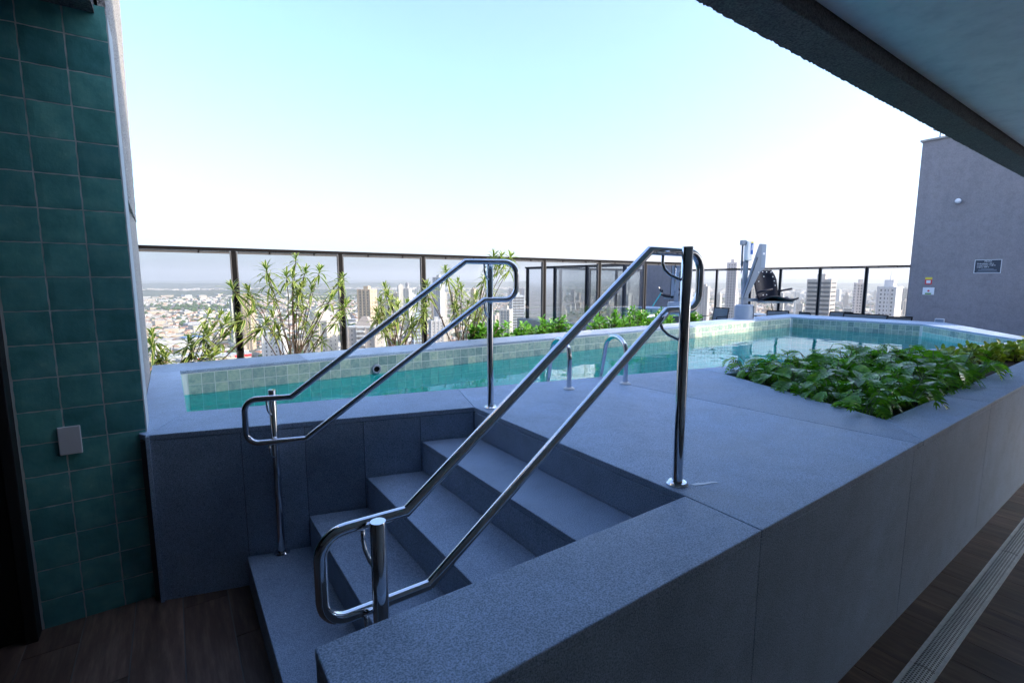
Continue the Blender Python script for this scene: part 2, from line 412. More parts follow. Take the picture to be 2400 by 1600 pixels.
# wall panels: near side, stair cheek, pool front
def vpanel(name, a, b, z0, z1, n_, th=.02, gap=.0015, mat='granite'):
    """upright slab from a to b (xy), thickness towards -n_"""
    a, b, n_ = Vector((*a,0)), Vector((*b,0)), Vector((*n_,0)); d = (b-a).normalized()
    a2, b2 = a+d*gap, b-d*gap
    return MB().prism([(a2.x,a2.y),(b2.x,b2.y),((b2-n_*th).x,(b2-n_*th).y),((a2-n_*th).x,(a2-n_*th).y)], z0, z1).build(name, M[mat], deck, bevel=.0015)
xs = [.207, 1.535, 2.98, 4.45, 5.9, 7.35, XE]
for i in range(6): vpanel('wall_panel', (xs[i],.765), (xs[i+1],.765), .004, DK-TH-.002, (0,-1), .02)
vpanel('wall_panel', (.207,1.064), (.207,.767), .004, DK-TH-.002, (-1,0), .02)
nF = Vector((-.29,-1)).normalized()
xs = [-.158, .262, .578, .893, 1.22, 1.55]
for i in range(5):
    a, b = xs[i], xs[i+1]
    vpanel('wall_panel', (a,FL(a)+.004), (b,FL(b)+.004), .004, DK-TH-.002, nF, .02)
nD = Vector((.6485,-1)).normalized()
vpanel('wall_panel', (XE,OD(XE)+.004), (12.15,OD(12.15)+.004), .004, DK-TH-.002, nD, .02)
vpanel('wall_panel', (12.146,OD(12.15)), (12.146,5.75), .004, DK-TH-.002, (1,0), .02)
# steps
SX = [.25, .575, .898, 1.222, 1.545]
for i in range(4):
    x0, x1 = SX[i], SX[i+1]; z = .19*(i+1)
    st = MB().prism([(x0+.022,1.07),(x1+.02,1.07),(x1+.02,FL(x1+.02)-.004),(x0+.022,FL(x0+.022)-.004)], 0 if i == 0 else z-.19, z-TH-.002).build('step', M['grout'], deck)
    slab('tread', [(x0,1.069),(x1+.018,1.069),(x1+.018,FL(x1+.018)-.002),(x0,FL(x0)-.002)], z, TH, st)
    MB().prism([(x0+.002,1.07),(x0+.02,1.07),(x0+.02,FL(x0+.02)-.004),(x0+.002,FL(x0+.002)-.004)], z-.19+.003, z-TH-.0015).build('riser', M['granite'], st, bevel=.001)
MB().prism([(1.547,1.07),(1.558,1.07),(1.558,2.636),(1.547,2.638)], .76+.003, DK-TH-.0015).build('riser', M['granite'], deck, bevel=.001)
# small upright trim where the pool wall meets the tiled wall
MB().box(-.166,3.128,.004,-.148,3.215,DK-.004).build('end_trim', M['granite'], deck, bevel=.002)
# dried water mark by the near post
MB().prism([(1.655,1.118),(1.69,1.112),(1.72,1.092),(1.745,1.088),(1.765,1.07),(1.755,1.062),(1.735,1.075),(1.70,1.084),(1.66,1.10)], DK+.0008, DK+.0016).build('water_streak', M['streak'], deck)

# ------------------------------------------------------------------ pool
pool = thing('swimming_pool', (5, 3.8, 0), 'long angular swimming pool lined with square green stone tiles', 'pool')
poly = [(.02,5.25),(.03,PF(.03)),(9.41,1.345),(11.36,ID(11.36)),(11.2,5.25)]
bas = MB()
n = len(poly); zb = -.25
for i in range(n):
    a, b = poly[i], poly[(i+1) % n]
    bas.quad((*a,DK-TH),(*b,DK-TH),(*b,zb),(*a,zb))
bas.quad(*[(*q,zb) for q in poly])
bas.build('basin', M['poolgrout'], pool)
pt = .1045
tmes = []
for q in range(3):
    b_ = MB().box(-.0490,-.003,-.0490,.0490,.004,.0490); tmes.append(b_.mesh('pool_tile', M['pooltile']))
def tile_wall(a, b, rows_obj, rows_all, skip_short=.02):
    """tiles along a -> b, the room side lies to the left of a -> b turned by -90"""
    a, b = Vector(a), Vector(b); d = (b-a); L = d.length; d.normalize(); ang = math.atan2(d.y, d.x)
    ncol = int(L/pt); rest = MB()
    for r_ in range(rows_all):
        zc = DK-TH-.004-pt*(r_+.5)
        for c_ in range(ncol):
            s_ = pt*(c_+.5) + (L-ncol*pt)/2; P = a + d*s_
            if r_ < rows_obj:
                inst('pool_tile', R.choice(tmes), pool, (P.x-5, P.y-3.8, zc), (R.uniform(-.008,.008), 0, ang + R.uniform(-.008,.008)))
            else:
                nn = Vector((d.y, -d.x))
                rest.obox((P.x, P.y, zc), Vector((d.x,d.y,0))*.0490, Vector((nn.x,nn.y,0))*.004, (0,0,.0490))
    if rest.v: tag(rest.build('pool_tiles_under_water', M['basin'], pool), kind='stuff')
tile_wall((.02,5.25), (11.2,5.25), 2, 8)
tile_wall((11.2,5.25), (11.36,ID(11.36)), 2, 8)
tile_wall((11.36,ID(11.36)), (9.41,1.345), 1, 8)
tile_wall((.03,PF(.03)), (.02,5.25), 0, 8)
# floor tiles of the basin read as one sheet
MB().quad(*[(q[0],q[1],zb+.004) for q in poly]).build('basin_floor', M['basin'], pool)
wat = struct(MB().quad(*[(*q,WZ) for q in poly]).build('water', M['water']))
nz = thing('water_return_nozzle', (1.82, 5.245, .775), 'round grey return nozzle set in the back tiles above the water', 'nozzle')
MB().lathe([(.052,0),(.056,.008),(.05,.02),(.034,.022),(.032,.006),(.03,.004)], (1.82,5.246,.778), 24, 'y').build('ring', M['lightgrey'], nz, True, auto=.6)
MB().lathe([(.031,0),(.031,.006)], (1.82,5.246,.778), 20, 'y').build('throat', M['black'], nz)

# ------------------------------------------------------------------ handrails
def handrail(name, label, o, ang, s2, base2):
    """o: foot of the lower post; rails run on the stair side (+n)"""
    u = Vector((math.cos(ang), math.sin(ang), 0)); side = 1 if base2 else -1
    nrm = Vector((-u.y, u.x, 0))*side
    P = lambda s_, z, off=.0: tuple(Vector((o[0], o[1], 0)) + u*s_ + nrm*off + Vector((0,0,z)))
    root = thing(name, (o[0], o[1], .19), label, 'handrail', 'stair handrails')
    top = [ZC+.108, ZC-.122]; low = [ZC-.640, ZC-.885]; rr = .0165; OFF = .07
    pts = [P(.17,low[1],OFF), P(-.128,low[1],OFF), P(-.128,low[0],OFF), P(.105,low[0],OFF), P(1.096,top[0],OFF),
           P(1.417,top[0],OFF), P(1.417,top[1],OFF), P(1.212,top[1],OFF), P(.17,low[1],OFF)]
    ra = [0,.065,.065,0,0,.075,.075,0,0]
    path = fillet(pts, ra, 8)
    # sharp mitres: short doubled points keep the tube round at the corners
    MB().tube(path, rr, 18, False).build('rail', M['chrome'], root, True, auto=.5)
    for s_, zf, zt in ((0, .19, ZC-.608), (s2, DK, ZC+.124)):
        po = MB().tube([P(s_,zf), P(s_,zt-.002), P(s_,zt)], [.0205,.0205,.0195], 24).build('post', M['chrome'], root, True, auto=.5)
        c = P(s_, zf)
        MB().lathe([(.043,0),(.043,.004),(.036,.011),(.024,.013),(.024,.016)], c, 28).build('flange', M['chrome'], po, True, auto=.6)
        zr = low if s_ == 0 else top
        for z in zr:
            k_ = .018 if s_ == 0 else .055
            q = [P(s_-k_, z-rr*.6, OFF), P(s_-k_, z-.045, OFF), P(s_-k_*.9, z-.07, OFF*.9), P(s_-k_*.62, z-.092, OFF*.65), P(s_-k_*.22, z-.108, OFF*.25), P(s_, z-.112, .0)]
            MB().tube(fillet(q, [0,.02,.02,.02,.02,0], 3), .006, 10).build('bracket', M['chrome'], root, True)
    return root
handrail('stair_handrail', 'near polished steel handrail with double rails beside the stair cheek', (.39,1.153), 0, 1.228, True)
handrail('stair_handrail', 'far polished steel handrail with double rails along the pool front wall', (.423,2.945), math.atan2(-.361,1.215), 1.267, False)

# ------------------------------------------------------------------ pool ladder
lad = thing('pool_ladder', (2.65, 2.63, DK), 'steel pool ladder with two curved grab rails at the water edge', 'ladder')
nP = Vector((.2385,1,0)).normalized()
for bx, by in ((2.405,2.693),(2.893,2.578)):
    b_ = Vector((bx,by,DK))
    pth = [b_, b_+Vector((0,0,.22))]
    for k in range(11):
        a = math.pi*k/10; pth.append(b_ + nP*(.15-.15*math.cos(a)) + Vector((0,0,.24+.12*math.sin(a))))
    pth += [b_+nP*.335+Vector((0,0,.1)), b_+nP*.40+Vector((0,0,-.12)), b_+nP*.415+Vector((0,0,-.5)), b_+nP*.415+Vector((0,0,-1.0))]
    g = MB().tube(pth, .019, 16).build('grab_rail', M['chrome'], lad, True, auto=.6)
    MB().lathe([(.042,0),(.042,.006),(.03,.014),(.021,.016)], b_, 24).build('flange', M['white'], g, True, auto=.6)
for zz in (.55,.27,0):
    a = Vector((2.405,2.693,zz))+nP*.415; b_ = Vector((2.893,2.578,zz))+nP*.415
    MB().bar(a, b_, .07, .025).build('rung', M['chrome'], lad)

# ------------------------------------------------------------------ tiled wall, dark doorway, stucco column
tw = thing('tiled_wall', (-.4, 3.3, 0), 'wall of square teal glazed tiles with pale grout', 'wall')
MB().box(-1.4,3.2195,0,-.158,3.5,3.04).build('grout_bed', M['lightgrout'], tw)
tms = []
for q in range(6):
    b_ = MB(); N = 7; h = .0785; rx = random.Random(q)
    ph = [rx.uniform(0,6.28) for _ in range(4)]
    V = {}
    for i in range(N+1):
        for j in range(N+1):
            x = -h+2*h*i/N; z = -h+2*h*j/N
            e = min(i, N-i, j, N-j)
            d = .0015*math.sin(3.1*i/N*2+ph[0])*math.sin(2.6*j/N*2+ph[1])
            wob = .0012
            if i in (0, N): x += wob*math.sin(j*1.7+ph[2])
            if j in (0, N): z += wob*math.sin(i*1.9+ph[3])
            V[i,j] = len(b_.v); b_.v.append((x, -.007 + (.0012 if e == 0 else 0) + d*.45, z))
    for i in range(N):
        for j in range(N): b_.f.append((V[i,j],V[i+1,j],V[i+1,j+1],V[i,j+1])); b_.m.append(0)
    # rim
    rim = [V[i,0] for i in range(N+1)] + [V[N,j] for j in range(1,N+1)] + [V[i,N] for i in range(N-1,-1,-1)] + [V[0,j] for j in range(N-1,0,-1)]
    bk = len(b_.v)
    for r_ in rim: x,y,z = b_.v[r_]; b_.v.append((x,.003,z))
    for i in range(len(rim)): j = (i+1) % len(rim); b_.f.append((rim[j],rim[i],bk+i,bk+j)); b_.m.append(0)
    tms.append(b_.mesh('wall_tile', M['tile'], False))
for ci in range(5):
    for ri in range(19):
        xc = -.161 - .0815 - .163*ci; zc = .0815 + .1625*ri - .01
        if zc > 3.12: continue
        if ci > 2 and ri < 17: continue
        inst('wall_tile', R.choice(tms), tw, (xc+.4, 3.224-3.3, zc), (R.uniform(-.006,.006), R.uniform(-.004,.004), R.uniform(-.007,.007)))
sw = thing('wall_switch_plate', (-.468, 3.212, .965), 'square light grey blank switch plate on the teal tiles', 'switch plate')
MB().box(-.512,3.203,.893,-.424,3.2145,1.037).build('cover', M['switch'], sw, bevel=.004)
MB().box(-.508,3.2146,.897,-.428,3.22,1.033).build('back_box', M['lightgrey'], sw)
dr = thing('dark_doorway', (-1.1, 3.2, 0), 'tall dark doorway filled by a black leaf beside the teal tiled wall', 'door')  # black leaf stands in for the dark of an open doorway
MB().box(-1.62,3.165,.006,-.70,3.205,2.72).build('leaf', M['doorblack'], dr, bevel=.003)
MB().box(-.698,3.12,.006,-.655,3.21,2.76).build('jamb', M['doorblack'], dr, bevel=.003)
MB().box(-1.7,3.12,2.7205,-.698,3.21,2.76).build('head', M['doorblack'], dr, bevel=.003)
MB().tube([(-1.5,3.14,1.0),(-1.5,3.115,1.0),(-1.38,3.115,1.0)], .009, 10).build('handle', M['anodised'], dr, True)

def rough_box(x0,y0,z0,x1,y1,z1, step, amp, seed=1):
    bm = bmesh.new(); bmesh.ops.create_cube(bm, size=1)
    for v in bm.verts: v.co = Vector((x0 if v.co.x < 0 else x1, y0 if v.co.y < 0 else y1, z0 if v.co.z < 0 else z1))
    L = (x1-x0, y1-y0, z1-z0)
    for ax in range(3):
        nC = max(0, int(L[ax]/step)-1)
        lo = (x0,y0,z0)[ax]
        for k in range(1, nC+1):
            co = [0,0,0]; co[ax] = lo + L[ax]*k/(nC+1); no = [0,0,0]; no[ax] = 1
            bmesh.ops.bisect_plane(bm, geom=bm.verts[:]+bm.edges[:]+bm.faces[:], plane_co=co, plane_no=no)
    rx = random.Random(seed)
    for v in bm.verts:
        v.co += Vector((rx.uniform(-amp,amp), rx.uniform(-amp,amp), rx.uniform(-amp,amp)))
    me = bpy.data.meshes.new('rough'); bm.to_mesh(me); bm.free(); return me
col = thing('stucco_column', (-.3, 4.2, 0), 'rough grey stucco end of the wall beside the pool', 'column')
def add_me(name, me, mat, parent):
    me.name = name; me.materials.append(mat); o = bpy.data.objects.new(name, me); COL.objects.link(o); attach(o, parent); return o
add_me('core', rough_box(-.9,3.5,0,-.197,5.25,6.2,.2,.0), M['stucco'], col)
uf = rough_box(-.197,3.42,2.245,-.165,5.25,6.2,.022,.0022,2)
for v_ in uf.vertices:                      # the facing thins out towards its far lower corner
    if v_.co.x > -.18:
        far = min(-.165, -.194 + (v_.co.z-2.245)*.016); f_ = max(0, min(1, (v_.co.y-3.42)/1.83)); v_.co.x += (far+.165)*f_
add_me('upper_facing', uf, M['stucco'], col)
add_me('jamb_facing', rough_box(-.19,3.226,.952,-.160,3.42,6.2,.022,.0022,3), M['stucco'], col)

# ------------------------------------------------------------------ roof over the walkway, ceiling, building mass
BZ = 1.27+ZC
def ragged_beam():
    """long beam with ragged render on its outer arris"""
    b_ = MB(); rx = random.Random(3); xs = []; x = -.2
    while x < 10.3: xs.append(x); x += rx.uniform(.012,.028)
    xs.append(10.3); N = len(xs)
    rowz = [(1.278,BZ+.35),(1.278,BZ+.004),(1.284,BZ),(1.34,BZ),(1.42,BZ),(1.492,BZ),(1.5,BZ+.006),(1.5,BZ+.05),(1.5,BZ+.6)]
    for x in xs:
        for k,(y,z) in enumerate(rowz):
            j = .004 if k in (5,6,7) else .0015
            b_.v.append((x, y+rx.uniform(-j,j), z+rx.uniform(-j,j)))
    K = len(rowz)
    for i in range(N-1):
        for k in range(K-1): b_.f.append((i*K+k, i*K+k+1, (i+1)*K+k+1, (i+1)*K+k)); b_.m.append(0)
    b_.f.append(tuple((N-1)*K+k for k in range(K))); b_.m.append(0)
    return b_
struct(ragged_beam().build('roof_beam', M['darkstucco'], None, False))
struct(MB().box(-6,-4.7,BZ+.09,10.3,1.262,BZ+.2).build('ceiling', M['plaster']))
struct(MB().box(-6,-4.7,BZ+.201,10.29,1.277,BZ+.34).build('ceiling_void', M['black']))
struct(MB().box(-12,-9,BZ+.36,10.295,1.495,3.74).build('roof_parapet', M['facade']))
struct(MB().box(-12,-4.5,3.742,2.7,1.40,5.25).build('added_shade_block', M['facade']))  # invented block out of view, added to shade the stucco column
struct(MB().box(-12,1.497,BZ,-.205,3.5,5.9).build('building_side_wing', M['darkstucco']))
struct(MB().box(-6,-4.72,0,10.3,-4.6,BZ+.09).build('wall_back', M['midinterior']))
struct(MB().box(-6.1,-4.6,0,-5.9,3.5,BZ+.09).build('wall_left', M['darkinterior']))
struct(MB().box(-5.9,3.5,0,-1.45,3.62,BZ).build('wall_front', M['darkstucco']))
struct(MB().box(10.3,-2.15,0,14.69,-2.02,2.6).build('added_shade_wall', M['greywall']))  # added out of view to shade the open end of the walkway
struct(MB().box(-12,-9,-104,12.5,6.55,-.35).build('tower_block_below', M['greywall']))
struct(MB().box(12.5,-9,-104,16.0,11.3,-.35).build('tower_block_side', M['greywall']))
struct(MB().box(8.25,6.55,-104,12.5,11.3,-.35).build('tower_block_terrace', M['greywall']))

# ------------------------------------------------------------------ trench drain
td = thing('trench_drain', (4, .57, 0), 'long perforated metal trench drain cover in the wood floor', 'drain')
def drain_cover(x0, x1):
    b_ = MB(); y0, y1 = .535, .610; z = .0115; rows = 6; px = .0165; py = (y1-y0)/rows; nx = int((x1-x0)/px)
    for r_ in range(rows):
        off = px/2 if r_ % 2 else 0
        for c_ in range(-1, nx+1):
            xa = x0 + c_*px + off; xb = xa+px
            xa_, xb_ = max(x0, xa), min(x1, xb)
            if xb_-xa_ < .004: continue
            ya = y0+r_*py; yb = ya+py; cx, cy_ = (xa_+xb_)/2, (ya+yb)/2
            hx, hy = min(.0046,(xb_-xa_)*.3), .0043
            zc = lambda y: z + .007*(1-((y-.5725)/.0375)**2)
            o = [(xa_,ya),(cx,ya),(xb_,ya),(xb_,cy_),(xb_,yb),(cx,yb),(xa_,yb),(xa_,cy_)]
            i_ = [(cx-hx*.75,cy_-hy*.75),(cx,cy_-hy),(cx+hx*.75,cy_-hy*.75),(cx+hx,cy_),(cx+hx*.75,cy_+hy*.75),(cx,cy_+hy),(cx-hx*.75,cy_+hy*.75),(cx-hx,cy_)]
            s_ = len(b_.v); b_.v += [(x,y,zc(y)) for x,y in o]+[(x,y,zc(y)) for x,y in i_]
            for q in range(8):
                w_ = (q+1) % 8; b_.f.append((s_+q, s_+w_, s_+8+w_, s_+8+q)); b_.m.append(0)
    b_.box(x0,.522,.006,x1,.5348,.0125); b_.box(x0,.6102,.006,x1,.625,.0125)
    return b_
cuts = [1.05, 2.69, 4.33, 5.97, 7.61]
for i in range(4): drain_cover(cuts[i]+.003, cuts[i+1]-.003).build('perforated_cover', M['alu'], td)
MB().quad((1.05,.53,.0075),(7.61,.53,.0075),(7.61,.615,.0075),(1.05,.615,.0075)).build('channel_bed', M['doorblack'], td)

# ------------------------------------------------------------------ glass balustrades
RZ = ZC + .355
def balustrade(name, label, a, b, posts, zt, zb, nrm, extra_rail=.0):
    """posts: distances along a -> b; nrm: unit vector to the inside"""
    a, b = Vector((*a,0)), Vector((*b,0)); d = (b-a).normalized(); L = (b-a).length; n_ = Vector((*nrm,0))
    root = thing(name, (*((a+b)/2)[:2], zb), label, 'balustrade')
    MB().bar(a+Vector((0,0,zt-.018)), b+Vector((0,0,zt-.018)), .062, .036).build('top_rail', M['black'], root, bevel=.003)
    ends = [0]+list(posts)+[L]
    for s_ in posts:
        c = a+d*s_
        po = MB().obox(c+Vector((0,0,(zt-.038+zb)/2))-n_*.012, d*.024, n_*.034, (0,0,(zt-.038-zb)/2)).build('post', M['black'], root, bevel=.002)
        MB().obox(c+Vector((0,0,(zt-.04+zb)/2))-d*.031, d*.0065, n_*.02, (0,0,(zt-.042-zb)/2)).build('glazing_bead', M['anodised'], po)
        MB().obox(c+Vector((0,0,(zt-.04+zb)/2))+d*.031, d*.0065, n_*.02, (0,0,(zt-.042-zb)/2)).build('glazing_bead', M['anodised'], po)
    for i in range(len(ends)-1):
        s0, s1 = ends[i]+(.04 if i else 0), ends[i+1]-(.04 if i < len(ends)-2 else 0)
        if s1-s0 < .1: continue
        m_ = (s0+s1)/2
        g = MB().obox(a+d*m_+Vector((0,0,(zt-.04+zb)/2)), d*(s1-s0)/2, n_*.004, (0,0,(zt-.04-zb)/2)).build('glass_pane', M['glass'], root)
        MB().obox(a+d*m_+Vector((0,0,zt-.0525))+n_*.001, d*((s1-s0)/2-.002), n_*.012, (0,0,.0135)).build('glazing_bead', M['anodised'], g)
        for f_ in (.3,.75):
            MB().obox(a+d*(s0+(s1-s0)*f_)+Vector((0,0,zt-.05))+n_*.016, d*.008, n_*.003, (0,0,.013)).build('clip', M['black'], g)
    return root
bx0 = -.6
balustrade('glass_balustrade', 'black framed glass balustrade behind the back pool coping and the planted bed', (bx0,6.4), (9.1,6.4),
           [x-bx0 for x in (.615,1.80,2.94,4.06,5.12,6.40,7.65,8.9)], RZ, .15, (0,-1))
balustrade('glass_balustrade', 'glass balustrade standing further out on a low concrete kerb behind the green shrubs', (8.3,6.5), (8.3,11.2),
           [1.0,2.2,3.4,4.6], RZ, .67, (1,0))
balustrade('glass_balustrade', 'distant glass balustrade across the far side of the terrace corner', (8.4,11.2), (14.6,11.2),
           [1.2,2.4,3.6,4.8,6.0], RZ, .2, (0,-1))
balustrade('glass_balustrade', 'sunlit glass balustrade between the pool lift and the grey building', (14.7,4.22), (14.7,11.1),
           [.9,2.0,3.06,3.95,5.1,6.3], RZ, .2, (-1,0))
kb = tag(MB().box(8.14,6.55,-.345,8.46,11.4,.665).build('concrete_kerb', M['stucco'], bevel=.01), 'low rough concrete kerb under the outer glass balustrade', 'kerb')
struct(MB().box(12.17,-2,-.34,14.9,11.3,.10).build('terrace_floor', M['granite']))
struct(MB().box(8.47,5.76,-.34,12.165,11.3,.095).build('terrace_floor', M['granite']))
# planted bed behind the coping
struct(MB().box(-.6,5.76,.05,9.1,6.36,.62).build('bed_soil', M['soil']))
struct(MB().prism(inset(planter,-.001), .3, DK-.09).build('planter_soil', M['soil']))

# ------------------------------------------------------------------ grey building with its signs
gb = thing('grey_building', (15.5, 2, 0), 'plain purple grey rendered building wall at the right end of the pool', 'building')
GZ = 3.187+ZC
MB().box(14.7,-2,-.3,20,4.23,GZ).build('wall', M['greywall'], gb)
MB().box(14.66,-2.04,GZ+.002,20.04,4.27,GZ+.05).build('parapet_cap', M['stucco'], gb, bevel=.008)
MB().box(14.72,-1.98,GZ+.052,20,2.05,GZ+4.6).build('added_shade_tower', M['greywall'], gb)  # invented unseen upper block, added to keep the pool lift in shade
hk = thing('roof_hook', (14.8, 3.9, GZ+.05), 'small bent metal hook on the grey building parapet', 'hook')
MB().tube(fillet([(14.8,3.95,GZ+.05),(14.8,3.95,GZ+.22),(14.8,4.10,GZ+.26),(14.8,4.04,GZ+.34)], [0,.03,.03,0], 4), .012, 8).build('rod', M['wire'], hk, True)
MB().tube(fillet([(14.8,3.82,GZ+.05),(14.8,3.80,GZ+.12),(14.8,3.62,GZ+.05)], [0,.03,0], 4), .012, 8).build('rod', M['wire'], hk, True)
wl = thing('wall_lamp', (14.69, 3.46, ZC+1.75), 'small round glass wall lamp high on the grey wall, unlit', 'lamp')
MB().lathe([(.055,0),(.055,.012),(.03,.02)], (0,0,0), 20, 'y').build('base', M['lightgrey'], wl, True, auto=.5).rotation_euler = (0,0,0)
wl.rotation_euler = (0,0,math.radians(-90))
for ch in wl.children: ch.matrix_parent_inverse = Matrix.Identity(4)
MB().lathe([(.028,.0205),(.05,.05),(.055,.08),(.03,.11),(.004,.115)], (0,0,0), 20, 'y').build('globe', M['white'], wl, True, local=True)
def wall_text(txt, y, z, size, parent, align='CENTER'):
    cu = bpy.data.curves.new('lettering', 'FONT'); cu.body = txt; cu.size = size; cu.align_x = align; cu.extrude = .0004; cu.offset = size*.012
    cu.materials.append(M['white']); o = bpy.data.objects.new('lettering', cu); COL.objects.link(o)
    dg = bpy.context.evaluated_depsgraph_get(); me = bpy.data.meshes.new_from_object(o.evaluated_get(dg)); bpy.data.objects.remove(o)
    o = bpy.data.objects.new('lettering', me); COL.objects.link(o)
    if not me.materials: me.materials.append(M['white'])
    o.location = (14.6905, y, z); o.rotation_euler = (math.radians(90), 0, math.radians(-90)); attach(o, parent); return o
sg = thing('pool_sign', (14.695, 2.86, ZC+.29), 'dark rectangular sign with white lettering, PISCINA and pool dimensions', 'sign')
MB().box(14.692,2.64,ZC+.14,14.699,3.075,ZC+.435).build('board', M['signdark'], sg)
for q in ((2.64,.425,3.075,.435),(2.64,.14,3.075,.15),(2.64,.1502,2.65,.4248),(3.065,.1502,3.075,.4248)):
    MB().box(14.688,q[0],ZC+q[1],14.6918,q[2],ZC+q[3]).build('border', M['white'], sg)
wall_text('PISCINA', 2.8575, ZC+.388, .034, sg)
for tx, zz in (('Profundidade: 1,20 m', .34), ('Comprimento: 11,00 m', .302), ('Largura: 4,00 m', .264)): wall_text(tx, 3.03, ZC+zz, .031, sg, 'LEFT')
for zz, h_ in ((.232,.10),(.214,.15),(.198,.15),(.168,.17)):
    MB().box(14.6902,2.8575-h_,ZC+zz-.004,14.6915,2.8575+h_,ZC+zz+.004).build('small_print', M['lightgrey'], sg)
s1 = thing('warning_sticker', (14.695, 3.85, ZC-.03), 'small yellow and red warning sticker on the grey wall', 'sticker')
MB().box(14.693,3.785,ZC+.005,14.699,3.915,ZC+.055).build('yellow_band', M['yellow'], s1)
MB().box(14.693,3.785,ZC-.11,14.699,3.915,ZC+.0045).build('red_field', M['red'], s1)
MB().box(14.6915,3.81,ZC-.085,14.6928,3.89,ZC-.015).build('pictogram', M['white'], s1)
s2 = thing('emergency_plate', (14.695, 3.83, ZC-.27), 'white plate with a red dot and green strip below the sticker', 'plate')
MB().box(14.688,3.725,ZC-.352,14.699,3.94,ZC-.182).build('plate', M['white'], s2, bevel=.003)
MB().lathe([(.022,0),(.022,.006)], (0,0,0), 16, 'y').build('red_dot', M['red'], s2).matrix_parent_inverse = Matrix.Translation((-.006,0,.01)) @ Matrix.Rotation(math.radians(-90),4,'Z')
MB().box(14.685,3.775,ZC-.345,14.6878,3.89,ZC-.31).build('green_strip', M['green'], s2)
jb = thing('junction_box', (14.66, 3.55, ZC-.97), 'small white box low on the grey wall behind the coping', 'box')
MB().box(14.62,3.47,ZC-1.02,14.699,3.64,ZC-.90).build('case', M['white'], jb, bevel=.006)
MB().box(14.614,3.48,ZC-1.01,14.6198,3.63,ZC-.91).build('lid', M['lightgrey'], jb)
tp = thing('pool_pole', (13.4, 1.95, .10), 'teal telescopic pole with a black tip leaning by the grey wall', 'pole')
MB().tube([(13.15,1.60,.11),(13.9,1.92,1.33)], .021, 12).build('shaft', M['teal'], tp, True, auto=.6)
MB().tube([(13.9,1.92,1.331),(13.93,1.935,1.40),(13.935,1.937,1.42)], [.024,.02,.008], 12).build('tip', M['black'], tp, True, auto=.6)
bk = thing('dark_pad', (13.3, 1.95, .17), 'rounded black bag lying at the foot of the grey wall', 'bag')
MB().lathe([(.12,0),(.19,.04),(.2,.32),(.17,.46),(.09,.53),(.02,.55)], (13.3,1.95,.103), 20).build('body', M['navy'], bk, True)
MB().tube([(13.2,1.95,.62),(13.25,1.95,.70),(13.35,1.95,.70),(13.4,1.95,.62)], .012, 8).build('handle', M['black'], bk, True)

# ------------------------------------------------------------------ pool lift
pl = thing('pool_lift', (9.8, 5.55, DK), 'light grey pool access lift with a black plastic seat on the back coping', 'pool lift', None, YAW-math.radians(90))
def L(mb, name, mat, parent=None, **kw): return mb.build(name, M[mat], parent or pl, local=True, **kw)
base = L(MB().lathe([(.215,0),(.215,.012),(.19,.016),(.187,.25),(.178,.285),(.15,.3),(.05,.302)], (0,0,0), 36), 'base', 'bluegrey', smooth=True, auto=.5)
L(MB().box(.118,-.155,.02,.126,-.14,.28), 'seam', 'black')
L(MB().box(-.065,-.05,.3025,.045,.05,.72), 'mast', 'lightgrey', bevel=.008)
L(MB().box(-.06,-.03,.72,.02,.05,1.2), 'mast_upper', 'lightgrey', bevel=.008)
ct = L(MB().box(-.055,-.09,1.2,.065,.07,1.60), 'control_box', 'white', bevel=.02)
L(MB().box(.015,-.0925,1.33,.0655,-.0905,1.55), 'blue_label', 'blue', ct); L(MB().box(.015,-.0925,1.5505,.0655,-.0905,1.585), 'yellow_label', 'yellow', ct)
L(MB().box(.032,-.0945,1.41,.048,-.0926,1.52), 'print', 'white', ct)
L(MB().box(-.16,-.06,1.52,-.057,.04,1.62), 'motor_head', 'lightgrey', bevel=.015)
L(MB().tube([(-.12,-.02,1.52),(-.12,-.02,1.10)], .02, 12), 'actuator', 'lightgrey', smooth=True)
L(MB().tube([(-.12,-.02,1.10),(-.09,-.03,.52)], .011, 10), 'actuator_rod', 'chrome', smooth=True)
L(MB().tube(fillet([(-.135,-.04,1.5),(-.14,-.06,1.3),(-.11,-.05,1.16),(-.13,-.04,.95)], [0,.05,.05,0], 4), .008, 8), 'cable', 'black', smooth=True)
arm = MB()
pr = [(-.10,.45),(-.02,.43),(.23,.98),(.32,1.04),(.32,1.53),(.20,1.54),(.13,1.30)]
b0 = len(arm.v)
arm.v += [(x,-.12,z) for x,z in pr]+[(x,-.05,z) for x,z in pr]; n = len(pr)
arm.f.append(tuple(range(n))); arm.f.append(tuple(reversed(range(n,2*n))))
for i in range(n): j = (i+1) % n; arm.f.append((j,i,n+i,n+j))
arm.m += [0]*len(arm.f)
am = L(arm, 'arm', 'lightgrey', bevel=.006)
L(MB().bar((-.09,-.124,.46),(.155,-.124,1.27), .004, .02, (0,1,0)), 'slot', 'black', am)
L(MB().box(.225,-.1235,1.06,.315,-.1215,1.52), 'face_plate', 'bluegrey', am); L(MB().box(.255,-.1255,1.32,.295,-.1238,1.36), 'emblem', 'white', am)
